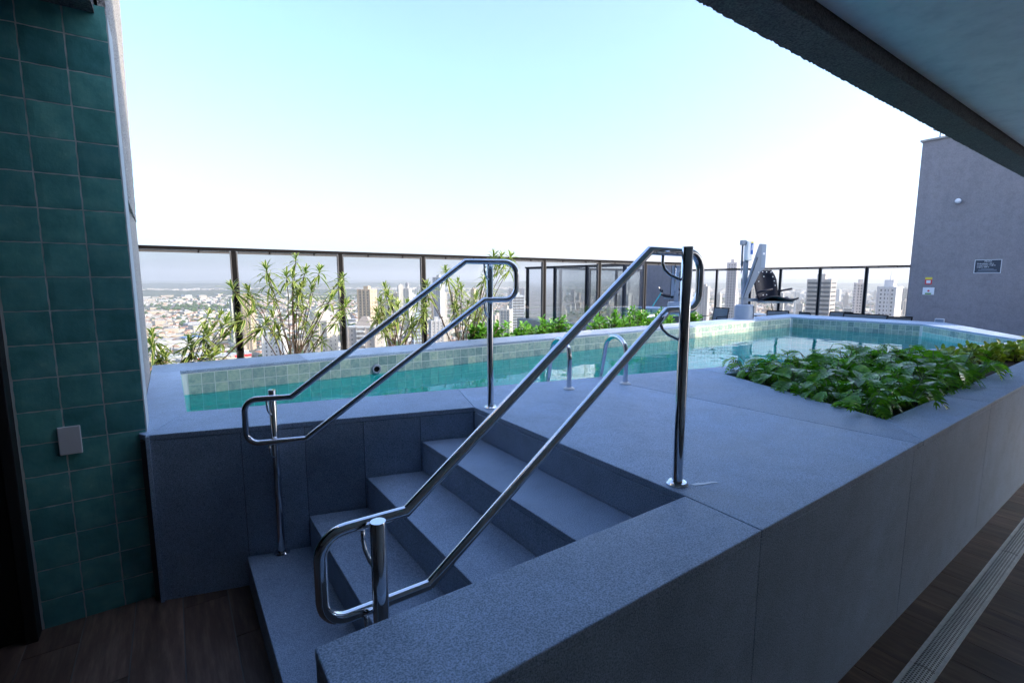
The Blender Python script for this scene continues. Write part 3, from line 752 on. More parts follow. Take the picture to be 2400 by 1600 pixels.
# seat
def sheet(pts_grid, th):
    b_ = MB(); nr, nc = len(pts_grid), len(pts_grid[0])
    for off in (0, th):
        for r_ in pts_grid:
            for q in r_: b_.v.append((q[0], q[1]+off, q[2]) )
    K = nr*nc
    for i in range(nr-1):
        for j in range(nc-1):
            a = i*nc+j; b_.f.append((a,a+1,a+nc+1,a+nc)); b_.f.append((K+a+nc,K+a+nc+1,K+a+1,K+a))
    ed = [(0,j) for j in range(nc)]+[(i,nc-1) for i in range(1,nr)]+[(nr-1,j) for j in range(nc-2,-1,-1)]+[(i,0) for i in range(nr-2,0,-1)]
    for i in range(len(ed)):
        a = ed[i][0]*nc+ed[i][1]; c = ed[(i+1) % len(ed)][0]*nc+ed[(i+1) % len(ed)][1]; b_.f.append((c,a,K+a,K+c))
    b_.m = [0]*len(b_.f); return b_
rows = []
for i, (xl, xr, z) in enumerate(((.24,.64,.37),(.19,.635,.5),(.155,.62,.66),(.13,.60,.82),(.115,.565,.92),(.11,.50,1.01))):
    rows.append([(xl+(xr-xl)*j/6, -.02 - .09*math.cos(math.pi*(j/6-.5))*.0 + .10*(abs(j/3-1))**2*-1 + .02*i, z) for j in range(7)])
sb = L(sheet(rows, .02), 'seat_back', 'navy', smooth=True)
for hx, hz in ((.19,.965),(.27,.975),(.35,.97),(.44,.97),(.30,.88),(.485,.875),(.52,.79),(.545,.70),(.20,.78),(.31,.50),(.38,.51),(.57,.475)):
    L(MB().lathe([(.011,0),(.011,.004)], (hx,-.125+.0,hz), 10, 'y'), 'rivet', 'white', sb)
rows = []
for i in range(7):
    y = -.36+.42*i/6
    rows.append([(.25+.66*j/8, y, .42 + .05*(abs(i/3-1))**2 + .035*math.sin(j/8*6.2)) for j in range(9)])
g_ = []
b_ = MB(); nr, nc = 7, 9
st_ = sheet(rows, .0); K = nr*nc
for i in range(K, 2*K): x,y,z = st_.v[i]; st_.v[i] = (x,y,z-.03)
L(st_, 'seat', 'navy', smooth=True)
L(MB().box(.25,-.3,.345,.85,.0,.385), 'seat_frame', 'lightgrey', bevel=.006)
L(MB().box(-.02,-.045,.37,.26,.0,.43), 'seat_bracket', 'lightgrey')
for xa, xb, y in ((.06,.35,-.36),(.62,.97,.06)):
    L(MB().tube([(xa,y,.56),(xb,y-.05,.63)], .02, 12), 'armrest', 'navy', smooth=True)
L(MB().tube([(.48,-.15,.345),(.50,-.17,.18)], .008, 8), 'strap', 'black', smooth=True)

# ------------------------------------------------------------------ terrace chairs and tables
def make_chair():
    root = thing('terrace_chair', (0,0,0), 'x', 'chair')
    for sx in (-.25,.25):
        MB().tube([(sx,.22,0),(sx,.20,.42),(sx,.29,.86)], .014, 8).build('leg', M['black'], root, True, local=True)
        MB().tube([(sx,-.22,0),(sx,-.2,.62),(sx,.2,.63)], .014, 8).build('leg', M['black'], root, True, local=True)
    MB().box(-.24,-.2,.41,.24,.21,.43).build('seat', M['sling'], root, local=True)
    MB().quad((-.24,.205,.44),(.24,.205,.44),(.24,.285,.84),(-.24,.285,.84)).quad((-.24,.28,.84),(.24,.28,.84),(.24,.2,.44),(-.24,.2,.44)).build('backrest', M['sling'], root, local=True)
    MB().tube([(-.25,.29,.855),(.25,.29,.855)], .014, 8).build('top_bar', M['black'], root, True, local=True)
    return root
ch0 = make_chair()
CH = [(12.75,8.1,-1.7,'chair with a wide grey sling back just left of the pool lift'),
      (12.75,6.35,-1.2,'chair behind the pool lift with its back to the glass'),
      (13.1,5.55,.9,'small dark chair turned sideways, second from the pool lift'),
      (13.5,5.25,-1.5,'dark framed chair facing the pool beside a turned chair'),
      (13.1,4.75,-1.4,'low dark chair at the middle of the far coping'),
      (13.1,4.45,-1.75,'low dark chair overlapping its neighbour behind the far coping'),
      (13.2,4.05,2.4,'dark sling chair nearest the grey wall, seen from behind')]
for i, (x, y, rz, lb) in enumerate(CH):
    o = ch0 if i == 0 else copy_tree(ch0)
    o.location = (x, y, .10); o.rotation_euler = (0, 0, rz); tag(o, lb, 'chair', 'chairs on the far terrace')
for x, y, lb in ((13.7,4.6,'small pale table between the dark chairs by the grey wall'), (13.5,7.3,'small pale table between chairs behind the pool lift')):
    tb = thing('terrace_table', (x,y,.10), lb, 'table', 'tables on the far terrace')
    MB().lathe([(.34,0),(.35,.012),(.35,.025)], (0,0,.68), 28).build('table_top', M['tabletop'], tb, local=True)
    MB().tube([(0,0,.02),(0,0,.68)], .03, 12).build('stem', M['black'], tb, True, local=True)
    MB().lathe([(.22,0),(.22,.012),(.05,.02)], (0,0,0), 24).build('foot', M['black'], tb, local=True)

# ------------------------------------------------------------------ plants
def blade_lobed(L_, W, lobes, rx):
    """lobed philodendron blade along +x, tip drooping"""
    b_ = MB()
    def P(t, s_):
        z = .06*L_*math.sin(t*2.2) - .55*L_*t*t*bend
        return (L_*t*(1-.12*bend*t), s_, z + abs(s_)*fold)
    bend = rx.uniform(.2,.9); fold = rx.uniform(.1,.45)
    mids = []
    N = lobes
    for i in range(N+1): t_ = i/N; mids.append(len(b_.v)); b_.v.append(P(t_, 0))
    for sd in (-1, 1):
        for i in range(N):
            t0, t1 = i/N, (i+1)/N
            env = W*(math.sin(math.pi*min(1, (t0*.86+.16)))**.8)
            tipx = min(1.12, t1 + .55/N + .06)
            n0 = len(b_.v); b_.v.append(P(t0+.2/N, sd*env*.28)); b_.v.append(P(t0+.66/N+.03, sd*env*.8))
            b_.v.append(P(tipx, sd*env*(1+rx.uniform(-.12,.12)))); b_.v.append(P(t1-.01, sd*env*.30))
            f1 = (mids[i], mids[i+1], n0+3, n0+1, n0); f2 = (n0+1, n0+3, n0+2)
            for f_ in (f1, f2): b_.f.append(f_ if sd < 0 else tuple(reversed(f_))); b_.m.append(0)
    n0 = len(b_.v); b_.v += [P(.93, .2*W), P(1.16, 0), P(.93, -.2*W)]; b_.f.append((mids[-1]-1 if False else mids[N-1], n0+2, n0+1, n0)); b_.m.append(0)
    return b_
def philo_leaf(seed):
    rx = random.Random(seed); b_ = blade_lobed(rx.uniform(.15,.20), rx.uniform(.058,.08), 7, rx)
    el = math.radians(rx.uniform(48,84)); pl_ = rx.uniform(.16,.34)
    tip = Vector((math.cos(el)*pl_, 0, math.sin(el)*pl_))
    pitch = -math.radians(rx.uniform(-20,45)); rollv = rx.uniform(-.35,.35)
    Mx = Matrix.Translation(tip) @ Matrix.Rotation(-pitch, 4, 'Y') @ Matrix.Rotation(rollv, 4, 'X')
    b_.v = [tuple(Mx @ Vector(q)) for q in b_.v]
    b_.mi = 1; b_.tube([(0,0,0), tip*.5+Vector((-.015,0,.012)), tip], [.005,.004,.003], 5, False)
    return b_.mesh('leaf', [M['philo'], M['greenstem']], True)
LV = [philo_leaf(100+i) for i in range(16)]
LY = philo_leaf(131); LY.materials[0] = M['yellowgreen']
LV = LV*2 + [LY]
def in_poly(x, y, poly):
    c = False; n_ = len(poly)
    for i in range(n_):
        (x1,y1),(x2,y2) = poly[i], poly[(i+1) % n_]
        if (y1 > y) != (y2 > y) and x < (x2-x1)*(y-y1)/(y2-y1)+x1: c = not c
    return c
rp = random.Random(21); spots = []
tries = 0
while len(spots) < 62 and tries < 4000:
    tries += 1
    x, y = rp.uniform(3.45,5.95), rp.uniform(1.04,2.34)
    if not in_poly(x, y, inset(planter, .05)): continue
    if any((x-a)**2+(y-b)**2 < .148**2 for a, b in spots): continue
    spots.append((x,y))
for x, y in spots:
    t_ = thing('philodendron_plant', (x,y,DK-.09), 'low dark green plant with lobed leaves in the deck planter', 'plant', 'lobed leaf plants filling the deck planter', rp.uniform(0,6.28))
    hgt = .70 + .27*min(1,(x-3.4)/1.6) - .25*max(0,x-5.2)
    for k in range(14):
        inst('leaf', rp.choice(LV), t_, (rp.uniform(-.03,.03),rp.uniform(-.03,.03),0), (0,0,k*2.4+rp.uniform(-.3,.3)), (hgt*rp.uniform(.65,1.08),)*3)
def oval_leaf(b_, base, d, up, L_, W, cup=.15):
    """obovate leaf with a midrib fold"""
    d = Vector(d).normalized(); up = Vector(up); sx = d.cross(up).normalized(); n_ = sx.cross(d); base = Vector(base)
    prof = [(.0,.06),(.3,.55),(.62,1.0),(.85,.8),(1.,.12)]
    s_ = len(b_.v)
    for t_, w_ in prof:
        c = base + d*L_*t_ - n_*(L_*.25*t_*t_)
        b_.v += [tuple(c - sx*W*w_/2 + n_*W*cup*w_), tuple(c), tuple(c + sx*W*w_/2 + n_*W*cup*w_)]
        if b_.uv is not None: b_.uv += [(0,t_),(.5,t_),(1,t_)]
    for i in range(len(prof)-1):
        for j in (0,1): a = s_+i*3+j; b_.f.append((a,a+1,a+4,a+3)); b_.m.append(b_.mi)
def shrub_cluster(seed, mat):
    rx = random.Random(seed); b_ = MB()
    for k in range(9):
        a = k*2.4; e = rx.uniform(.25,1.2)
        d = Vector((math.cos(a)*math.cos(e), math.sin(a)*math.cos(e), math.sin(e)))
        oval_leaf(b_, d*.012 + Vector((0,0,-.05+.012*k)), d, (0,0,1) if e < 1 else (1,0,0), rx.uniform(.055,.085), rx.uniform(.032,.045))
    b_.mi = 1; b_.tube([(0,0,-.12),(0,0,.03)], .004, 5, False)
    return b_.mesh('leaf_cluster', [mat, M['bark']], True)
SCL = [shrub_cluster(i, M['clusia']) for i in range(5)]; YCL = [shrub_cluster(40+i, M['yellowgreen']) for i in range(5)]
def shrub(x, y, z0, zt, wd, n_, meshes, label, group, rx):
    t_ = thing('shrub', (x,y,z0), label, 'shrub', group)
    h_ = zt-z0; st_ = MB(); 
    for k in range(n_):
        a = rx.uniform(0,6.28); r_ = wd*math.sqrt(rx.random()); zz = h_*rx.uniform(.35,1.0)*(1-.35*(r_/wd)**2)
        q = Vector((math.cos(a)*r_, math.sin(a)*r_*.7, zz))
        inst('leaf_cluster', rx.choice(meshes), t_, q, (rx.uniform(-.7,.7), rx.uniform(-.7,.7), rx.uniform(0,6.28)), (rx.uniform(.9,1.35),)*3)
        if k % 2 == 0: st_.tube([(0,0,0),(q.x*.4,q.y*.4,zz*.55),(q.x,q.y,zz-.03)], [.007,.005,.003], 5, False)
    st_.build('stems', M['bark'], t_, local=True)
rs = random.Random(8)
SH = [(3.62,1.06,.13),(3.98,1.09,.16),(4.42,1.04,.15),(4.82,1.08,.13),(5.12,1.10,.16),(6.05,1.08,.15),(6.45,1.11,.16),(6.9,1.17,.2),(7.2,1.12,.16),(7.85,1.10,.17),(8.7,1.06,.14)]
for i, (x, zt, wd) in enumerate(SH):
    lb = 'low bright green shrub behind the back coping, %s to the right of the dracaenas' % ['first','second','third','fourth','fifth','sixth','seventh','eighth','ninth','tenth','eleventh'][i]
    shrub(x, 6.02, .62, zt+.05, wd+.03, 22 + int(wd*60), SCL, lb, 'low green shrubs behind the back coping', rs)
for i in range(9):
    x = 5.95+i*.29; y = (1.04+PL(x))/2+rs.uniform(-.05,.05)
    shrub(x, y, DK-.09, DK+.055+rs.uniform(-.02,.03), .13, 16, YCL, 'yellowish green rounded leaf shrub at the narrow far end of the deck planter', 'rounded leaf shrubs at the far end of the planter', rs)
# variegated dracaenas
def rosette(seed):
    rx = random.Random(seed); b_ = MB(); b_.uv = []
    for k in range(22):
        f = k/21; a = k*2.399; e = math.radians(-18+92*f+rx.uniform(-10,10)); Lf = rx.uniform(.15,.20)*(1-.3*max(0,f-.7)/.3); W = rx.uniform(.021,.028)
        d = Vector((math.cos(a)*math.cos(e), math.sin(a)*math.cos(e), math.sin(e))); base = Vector((0,0,-.07+.09*f)); sx = d.cross(Vector((0,0,1))).normalized(); n_ = sx.cross(d)
        s_ = len(b_.v); droop = rx.uniform(.35,.85)*(1-.5*f)
        for t_, w_ in ((0,.45),(.25,.95),(.55,1.),(.8,.65),(1.,.04)):
            c = base + d*Lf*t_ - Vector((0,0,1))*Lf*droop*t_*t_
            b_.v += [tuple(c-sx*W*w_/2+n_*.002), tuple(c), tuple(c+sx*W*w_/2+n_*.002)]; b_.uv += [(0,t_),(.5,t_),(1,t_)]
        for i in range(4):
            for j in (0,1): q = s_+i*3+j; b_.f.append((q,q+1,q+4,q+3)); b_.m.append(0)
    return b_.mesh('leaf_rosette', M['drac'], True)
ROS = [rosette(60+i) for i in range(7)]
DRAC = [
 ('low spreading variegated dracaena at the stucco column', (-.08,6.0), [(-0.19,6.03,1.1),(-0.12,6.06,1.02),(-0.14,6.07,0.92),(0.12,6.11,1.12),(0.14,6.06,1.04),(0.13,6.1,0.92),(0.32,5.89,0.98),(-0.09,5.99,0.96),(-0.18,6.11,1.19)]),
 ('variegated dracaena leaning right across the first balustrade post', (.05,6.05), [(0.31,6.09,1.39),(0.42,6.15,1.37),(0.45,5.96,1.31),(0.57,6.04,1.34),(0.67,5.99,1.38),(0.75,6.06,1.19),(0.43,6.07,1.13),(0.26,5.93,1.22),(0.83,5.98,1.28)]),
 ('tallest bushy variegated dracaena with many bare stems', (1.10,6.05), [(0.55,6.0,1.67),(0.72,6.15,1.63),(0.72,6.11,1.55),(0.88,5.97,1.87),(0.92,6.12,1.75),(1.08,5.96,1.8),(1.21,6.08,2.0),(1.28,5.96,1.85),(1.14,5.93,1.79),(1.48,6.14,1.87),(1.23,5.98,1.67),(1.34,5.98,1.63),(1.18,6.17,1.44),(1.26,6.14,1.39),(1.56,6.0,1.54),(1.75,6.16,1.79),(1.69,6.06,1.7),(1.42,6.09,1.31),(1.62,5.98,1.29),(1.77,6.16,1.44),(0.94,6.1,1.34),(1.36,6.16,1.1),(1.0,6.14,1.17),(1.2,6.0,1.54)]),
 ('dense upright variegated dracaena between the second and third posts', (2.37,6.05), [(2.24,6.02,1.66),(2.25,5.97,1.57),(2.3,5.96,1.5),(2.15,5.95,1.48),(2.12,6.0,1.34),(2.42,6.07,1.41),(2.49,5.93,1.45),(2.53,6.09,1.32),(2.29,6.01,1.31),(2.14,6.0,1.22),(2.64,6.13,1.2),(2.61,6.05,1.12),(2.39,6.01,1.29),(2.23,6.05,1.27),(2.73,6.1,1.51),(2.75,5.94,1.38),(2.82,6.16,1.3)]),
 ('variegated dracaena seen between the two rails of the far handrail', (3.32,6.05), [(3.06,5.94,1.88),(3.17,6.11,1.81),(3.35,6.13,1.72),(3.29,5.93,1.63),(3.32,6.12,1.55),(2.83,6.02,1.68),(2.84,6.07,1.58),(3.39,5.93,1.42),(3.52,5.94,1.5),(3.52,5.97,1.38),(3.73,6.16,1.28),(3.24,5.98,1.32),(3.6,6.11,1.17)]),
 ('rightmost variegated dracaena whose top rises above the balustrade rail', (3.48,6.05), [(3.82,6.15,1.82),(3.97,6.16,2.1),(4.01,6.01,2.1),(4.18,6.02,2.1),(4.0,6.06,1.94),(4.25,6.12,1.95),(3.68,5.96,1.75)])]
rd = random.Random(4)
for lb, (bx, by), ros in DRAC:
    t_ = thing('dracaena', (bx,by,.6), lb, 'dracaena', 'variegated dracaenas in the bed behind the pool')
    for (x,y,z) in ros:
        if z < 1.2 and abs(x-bx) > .15: mid = Vector(((bx+x)/2+(x-bx)*.15, by, .62+(z-.62)*.75))
        else: mid = Vector((bx+(x-bx)*rd.uniform(.25,.5)+rd.uniform(-.05,.05), by+(y-by)*.4, .62+(z-.62)*rd.uniform(.45,.65)))
        b0 = Vector((bx+rd.uniform(-.09,.09), by+rd.uniform(-.06,.06), .58)); e = Vector((x,y,z))
        pts = []
        for k in range(9):
            f = k/8; pts.append(b0*(1-f)**2 + mid*2*f*(1-f) + e*f*f)
        for k in range(2,7): pts[k] += Vector((rd.uniform(-.008,.008), rd.uniform(-.008,.008), 0))
        stm = MB().tube(pts, [.0075-.0005*k for k in range(9)], 6, False).build('stem', M['bark'], t_, True)
        dr_ = (pts[-1]-pts[-3]).normalized(); dr_ = (dr_ + Vector((0,0,.5))).normalized()
        o = inst('leaf_rosette', rd.choice(ROS), t_, e-Vector((bx,by,.6)), dr_.to_track_quat('Z','Y').to_euler(), (rd.uniform(.85,1.12),)*3)
        for q in range(rd.choice((0,0,0,1))):
            f_ = pts[rd.choice((5,6,7))]; o = inst('leaf_rosette', rd.choice(ROS), t_, f_+Vector((rd.uniform(-.05,.05),rd.uniform(-.05,.05),rd.uniform(0,.05)))-Vector((bx,by,.6)), (rd.uniform(-.7,.7),rd.uniform(-.7,.7),rd.uniform(0,6)), (rd.uniform(.55,.8),)*3)

# ------------------------------------------------------------------ the city below
GZ0 = -105.0
HD = Vector((math.cos(YAW), math.sin(YAW), 0)); RTV = Vector((math.sin(YAW), -math.cos(YAW), 0))
def polar(az, d): return HD*(d*math.cos(math.radians(az))) + RTV*(d*math.sin(math.radians(az)))
# ground
m, t, p = newmat('city_ground'); v = coords(t, 'Object')
n1 = noise(t, v, .012, 6, .65); n2 = noise(t, v, .0016, 4, .6); n3 = noise(t, v, .06, 3, .6)
c1 = ramp(t, n1, [(.36, (.045,.07,.03)), (.5, (.13,.12,.10)), (.62, (.20,.18,.16))])
c2 = ramp(t, n3, [(.4, (.7,)*3), (.6, (1.25,)*3)])
t.links.new(mixc(t, 1., c1, c2, 'MULTIPLY'), p.inputs['Base Color']); p.inputs['Roughness'].default_value = .95; M['ground'] = m
g_ = MB(); ring = [0, 300, 1000, 3000, 8000, 26000]; NS = 48
for r_ in ring[1:]:
    for k in range(NS): a = 2*math.pi*k/NS; g_.v.append((r_*math.cos(a), r_*math.sin(a), GZ0))
g_.f.append(tuple(range(NS)))
for i in range(len(ring)-2):
    for k in range(NS): j = (k+1) % NS; g_.f.append((i*NS+k, i*NS+j, (i+1)*NS+j, (i+1)*NS+k))
g_.m = [0]*len(g_.f)
struct(g_.build('ground', M['ground']))
# hills
m, t, p = newmat('wooded_hill'); v = coords(t, 'Object'); n1 = noise(t, v, .004, 7, .7)
t.links.new(ramp(t, n1, [(.38, (.035,.055,.03)), (.55, (.075,.09,.05)), (.7, (.26,.23,.19))]), p.inputs['Base Color']); p.inputs['Roughness'].default_value = 1; M['hill'] = m
def hill_range(d, depth, h0, amp, az0, az1, seed, bias=None):
    rx = random.Random(seed); N = 140; b_ = MB(); ph = [rx.uniform(0,6.28) for _ in range(6)]
    prof = []
    for i in range(N+1):
        f = i/N; q = h0 + amp*(.5*math.sin(f*7+ph[0])+.3*math.sin(f*17+ph[1])+.14*math.sin(f*41+ph[2])+.08*math.sin(f*90+ph[3])) + amp*.05*rx.uniform(-1,1)
        if bias: q += bias(f)
        prof.append(max(2, q))
    rows = [(0,0),(.25,.45),(.5,.85),(.7,1.),(1.,.3)]
    for k,(u,hf) in enumerate(rows):
        for i in range(N+1):
            P = polar(az0+(az1-az0)*i/N, d+depth*u); b_.v.append((P.x, P.y, GZ0 + prof[i]*hf*(1+.12*rx.uniform(-1,1)*(0<k<4))))
    for k in range(len(rows)-1):
        for i in range(N): a = k*(N+1)+i; b_.f.append((a,a+1,a+N+2,a+N+1)); b_.m.append(0)
    return b_
struct(hill_range(3300, 1500, 26, 16, -50, 12, 2).build('hills', M['hill'], None, True))
struct(hill_range(6500, 2500, 62, 20, -55, 55, 5).build('hills', M['hill'], None, True))
struct(hill_range(12500, 5000, 100, 30, -55, 55, 9, lambda f: 130*max(0,f-.62)).build('hills', M['hill'], None, True))

# vertex coloured buildings too many to count
m, t, p = newmat('far_buildings'); ca = t.nodes.new('ShaderNodeVertexColor'); ca.layer_name = 'col'
t.links.new(ca.outputs[0], p.inputs['Base Color']); p.inputs['Roughness'].default_value = .85; M['vcol'] = m
m, t, p = newmat('house_wall'); oi = t.nodes.new('ShaderNodeObjectInfo'); t.links.new(oi.outputs['Color'], p.inputs['Base Color']); p.inputs['Roughness'].default_value = .85; M['housewall'] = m
ROOFS = [tuple(q*.8 for q in r_) for r_ in [(.36,.16,.085),(.42,.20,.11),(.33,.19,.13),(.45,.44,.43),(.52,.52,.52),(.30,.30,.31),(.55,.53,.5),(.28,.13,.08)]]
WALLS = [tuple(q*.72 for q in r_) for r_ in [(.66,.63,.58),(.58,.53,.46),(.70,.69,.67),(.5,.45,.38),(.62,.52,.40),(.44,.43,.42)]]
def house_geo(cx, cy, rz, wx, wy, h_, rh, gable):
    c, s_ = math.cos(rz), math.sin(rz); T = lambda x,y,z: (cx+x*c-y*s_, cy+x*s_+y*c, GZ0+z)
    v = [T(-wx,-wy,0),T(wx,-wy,0),T(wx,wy,0),T(-wx,wy,0),T(-wx,-wy,h_),T(wx,-wy,h_),T(wx,wy,h_),T(-wx,wy,h_)]
    f = [(0,1,5,4),(1,2,6,5),(2,3,7,6),(3,0,4,7)]; rf = []
    if gable:
        v += [T(-wx*.55,0,h_+rh),T(wx*.55,0,h_+rh)]; rf = [(4,5,9,8),(6,7,8,9),(5,6,9),(7,4,8)]
    else: rf = [(4,5,6,7)]
    return v, f, rf
rc = random.Random(77)
cands = []
for k in range(15000):
    az = rc.uniform(-42, 44); d = math.sqrt(rc.uniform(480**2, 3300**2)); cands.append((d, az))
for k in range(7000):
    az = rc.uniform(-44, 46); d = math.sqrt(rc.uniform(3300**2, 6400**2)); cands.append((d, az))
cands.sort()
AV, AF, AC = [], [], []
singles = 0
HM = {}
for d, az in cands:
    # green corridors between the quarters
    P = polar(az, d)
    if math.sin(P.x*.0042+1.3)*math.sin(P.y*.0035+.4)+.45*math.sin(P.x*.011+P.y*.009) > .62: continue
    if 2500 < d < 3300 and az < 12 and rc.random() < .75: continue
    big = rc.random() < (.07 if d < 2500 else .25)
    grid = .35 + .5*math.floor(P.x/700)
    rz = grid + (math.pi/2)*rc.randint(0,1) + rc.uniform(-.06,.06)
    wx, wy, h_ = (rc.uniform(9,20), rc.uniform(7,14), rc.uniform(6,13)) if big else (rc.uniform(4,7.5), rc.uniform(3.5,6), rc.uniform(3,7))
    if d > 3300: wx *= 1.6; wy *= 1.6; h_ *= 1.5
    gable = (not big) and rc.random() < .72
    roof = rc.choice(ROOFS[:3]+ROOFS[7:]+ROOFS[:2]) if gable and rc.random() < .72 else rc.choice(ROOFS[3:7])
    wall = rc.choice(WALLS)
    lab = None
    if 560 < d < 1150 and -38 < az < -19.5 and singles < 290:
        v_, f_, rf_ = house_geo(0, 0, 0, wx, wy, h_, rc.uniform(1.2,2.4), gable)
        v_ = [(a,b,c-GZ0) for a,b,c in v_]
        me = bpy.data.meshes.new('low_house'); me.from_pydata(v_, [], f_+rf_)
        rm = tuple(roof)
        if rm not in HM: HM[rm] = plain('roof_covering_%d' % len(HM), roof, .85)
        me.materials.append(M['housewall']); me.materials.append(HM[rm])
        me.polygons.foreach_set('material_index', [0]*len(f_)+[1]*len(rf_)); me.update()
        o = bpy.data.objects.new('low_house', me); COL.objects.link(o); o.location = (P.x, P.y, GZ0); o.rotation_euler = (0,0,rz); o.color = (*wall, 1)
        tag(o, 'small pale low house among many in the streets far below', 'house', 'low houses of the city far below'); singles += 1
        continue
    v_, f_, rf_ = house_geo(P.x, P.y, rz, wx, wy, h_, rc.uniform(1.2,2.4), gable)
    b0 = len(AV); AV += v_
    for q in f_: AF.append(tuple(b0+i for i in q)); AC.append((wall, len(q)))
    for q in rf_: AF.append(tuple(b0+i for i in q)); AC.append((roof, len(q)))
me = bpy.data.meshes.new('distant_low_buildings'); me.from_pydata(AV, [], AF); me.materials.append(M['vcol'])
ca = me.color_attributes.new('col', 'FLOAT_COLOR', 'CORNER'); arr = []
for c_, n_ in AC: arr += [c_[0], c_[1], c_[2], 1.0]*n_
ca.data.foreach_set('color', arr); me.update()
o = bpy.data.objects.new('distant_low_buildings', me); COL.objects.link(o)
tag(o, 'carpet of countless pale low buildings reaching to the hills', 'buildings', kind='stuff')
# trees between the houses
IC = bpy.data.meshes.new('tmp'); bm = bmesh.new(); bmesh.ops.create_icosphere(bm, subdivisions=1, radius=1); bm.verts.ensure_lookup_table()
iv = [tuple(q.co) for q in bm.verts]; ifc = [tuple(q.index for q in f_.verts) for f_ in bm.faces]; bm.free()
TV, TF = [], []
for k in range(5200):
    az = rc.uniform(-42, 44); d = math.sqrt(rc.uniform(480**2, 3400**2)); P = polar(az, d)
    gr = math.sin(P.x*.0042+1.3)*math.sin(P.y*.0035+.4)+.45*math.sin(P.x*.011+P.y*.009) > .55
    if not gr and rc.random() < .45: continue
    r_ = rc.uniform(3.5,7.5)*(1.25 if gr else 1); b0 = len(TV)
    for q in iv: TV.append((P.x+q[0]*r_*rc.uniform(.75,1.25), P.y+q[1]*r_*rc.uniform(.75,1.25), GZ0+r_*.75+q[2]*r_*rc.uniform(.6,1.05)))
    for q in ifc: TF.append(tuple(b0+i for i in q))
me = bpy.data.meshes.new('distant_trees'); me.from_pydata(TV, [], TF)
m, t, p = newmat('far_foliage'); v = coords(t, 'Object'); n1 = noise(t, v, .25, 4, .7)
t.links.new(ramp(t, n1, [(.35, (.022,.05,.016)), (.6, (.06,.105,.03))]), p.inputs['Base Color']); p.inputs['Roughness'].default_value = 1; me.materials.append(m)
o = bpy.data.objects.new('distant_trees', me); COL.objects.link(o); tag(o, 'scattered dark green trees between the distant buildings', 'trees', kind='stuff')

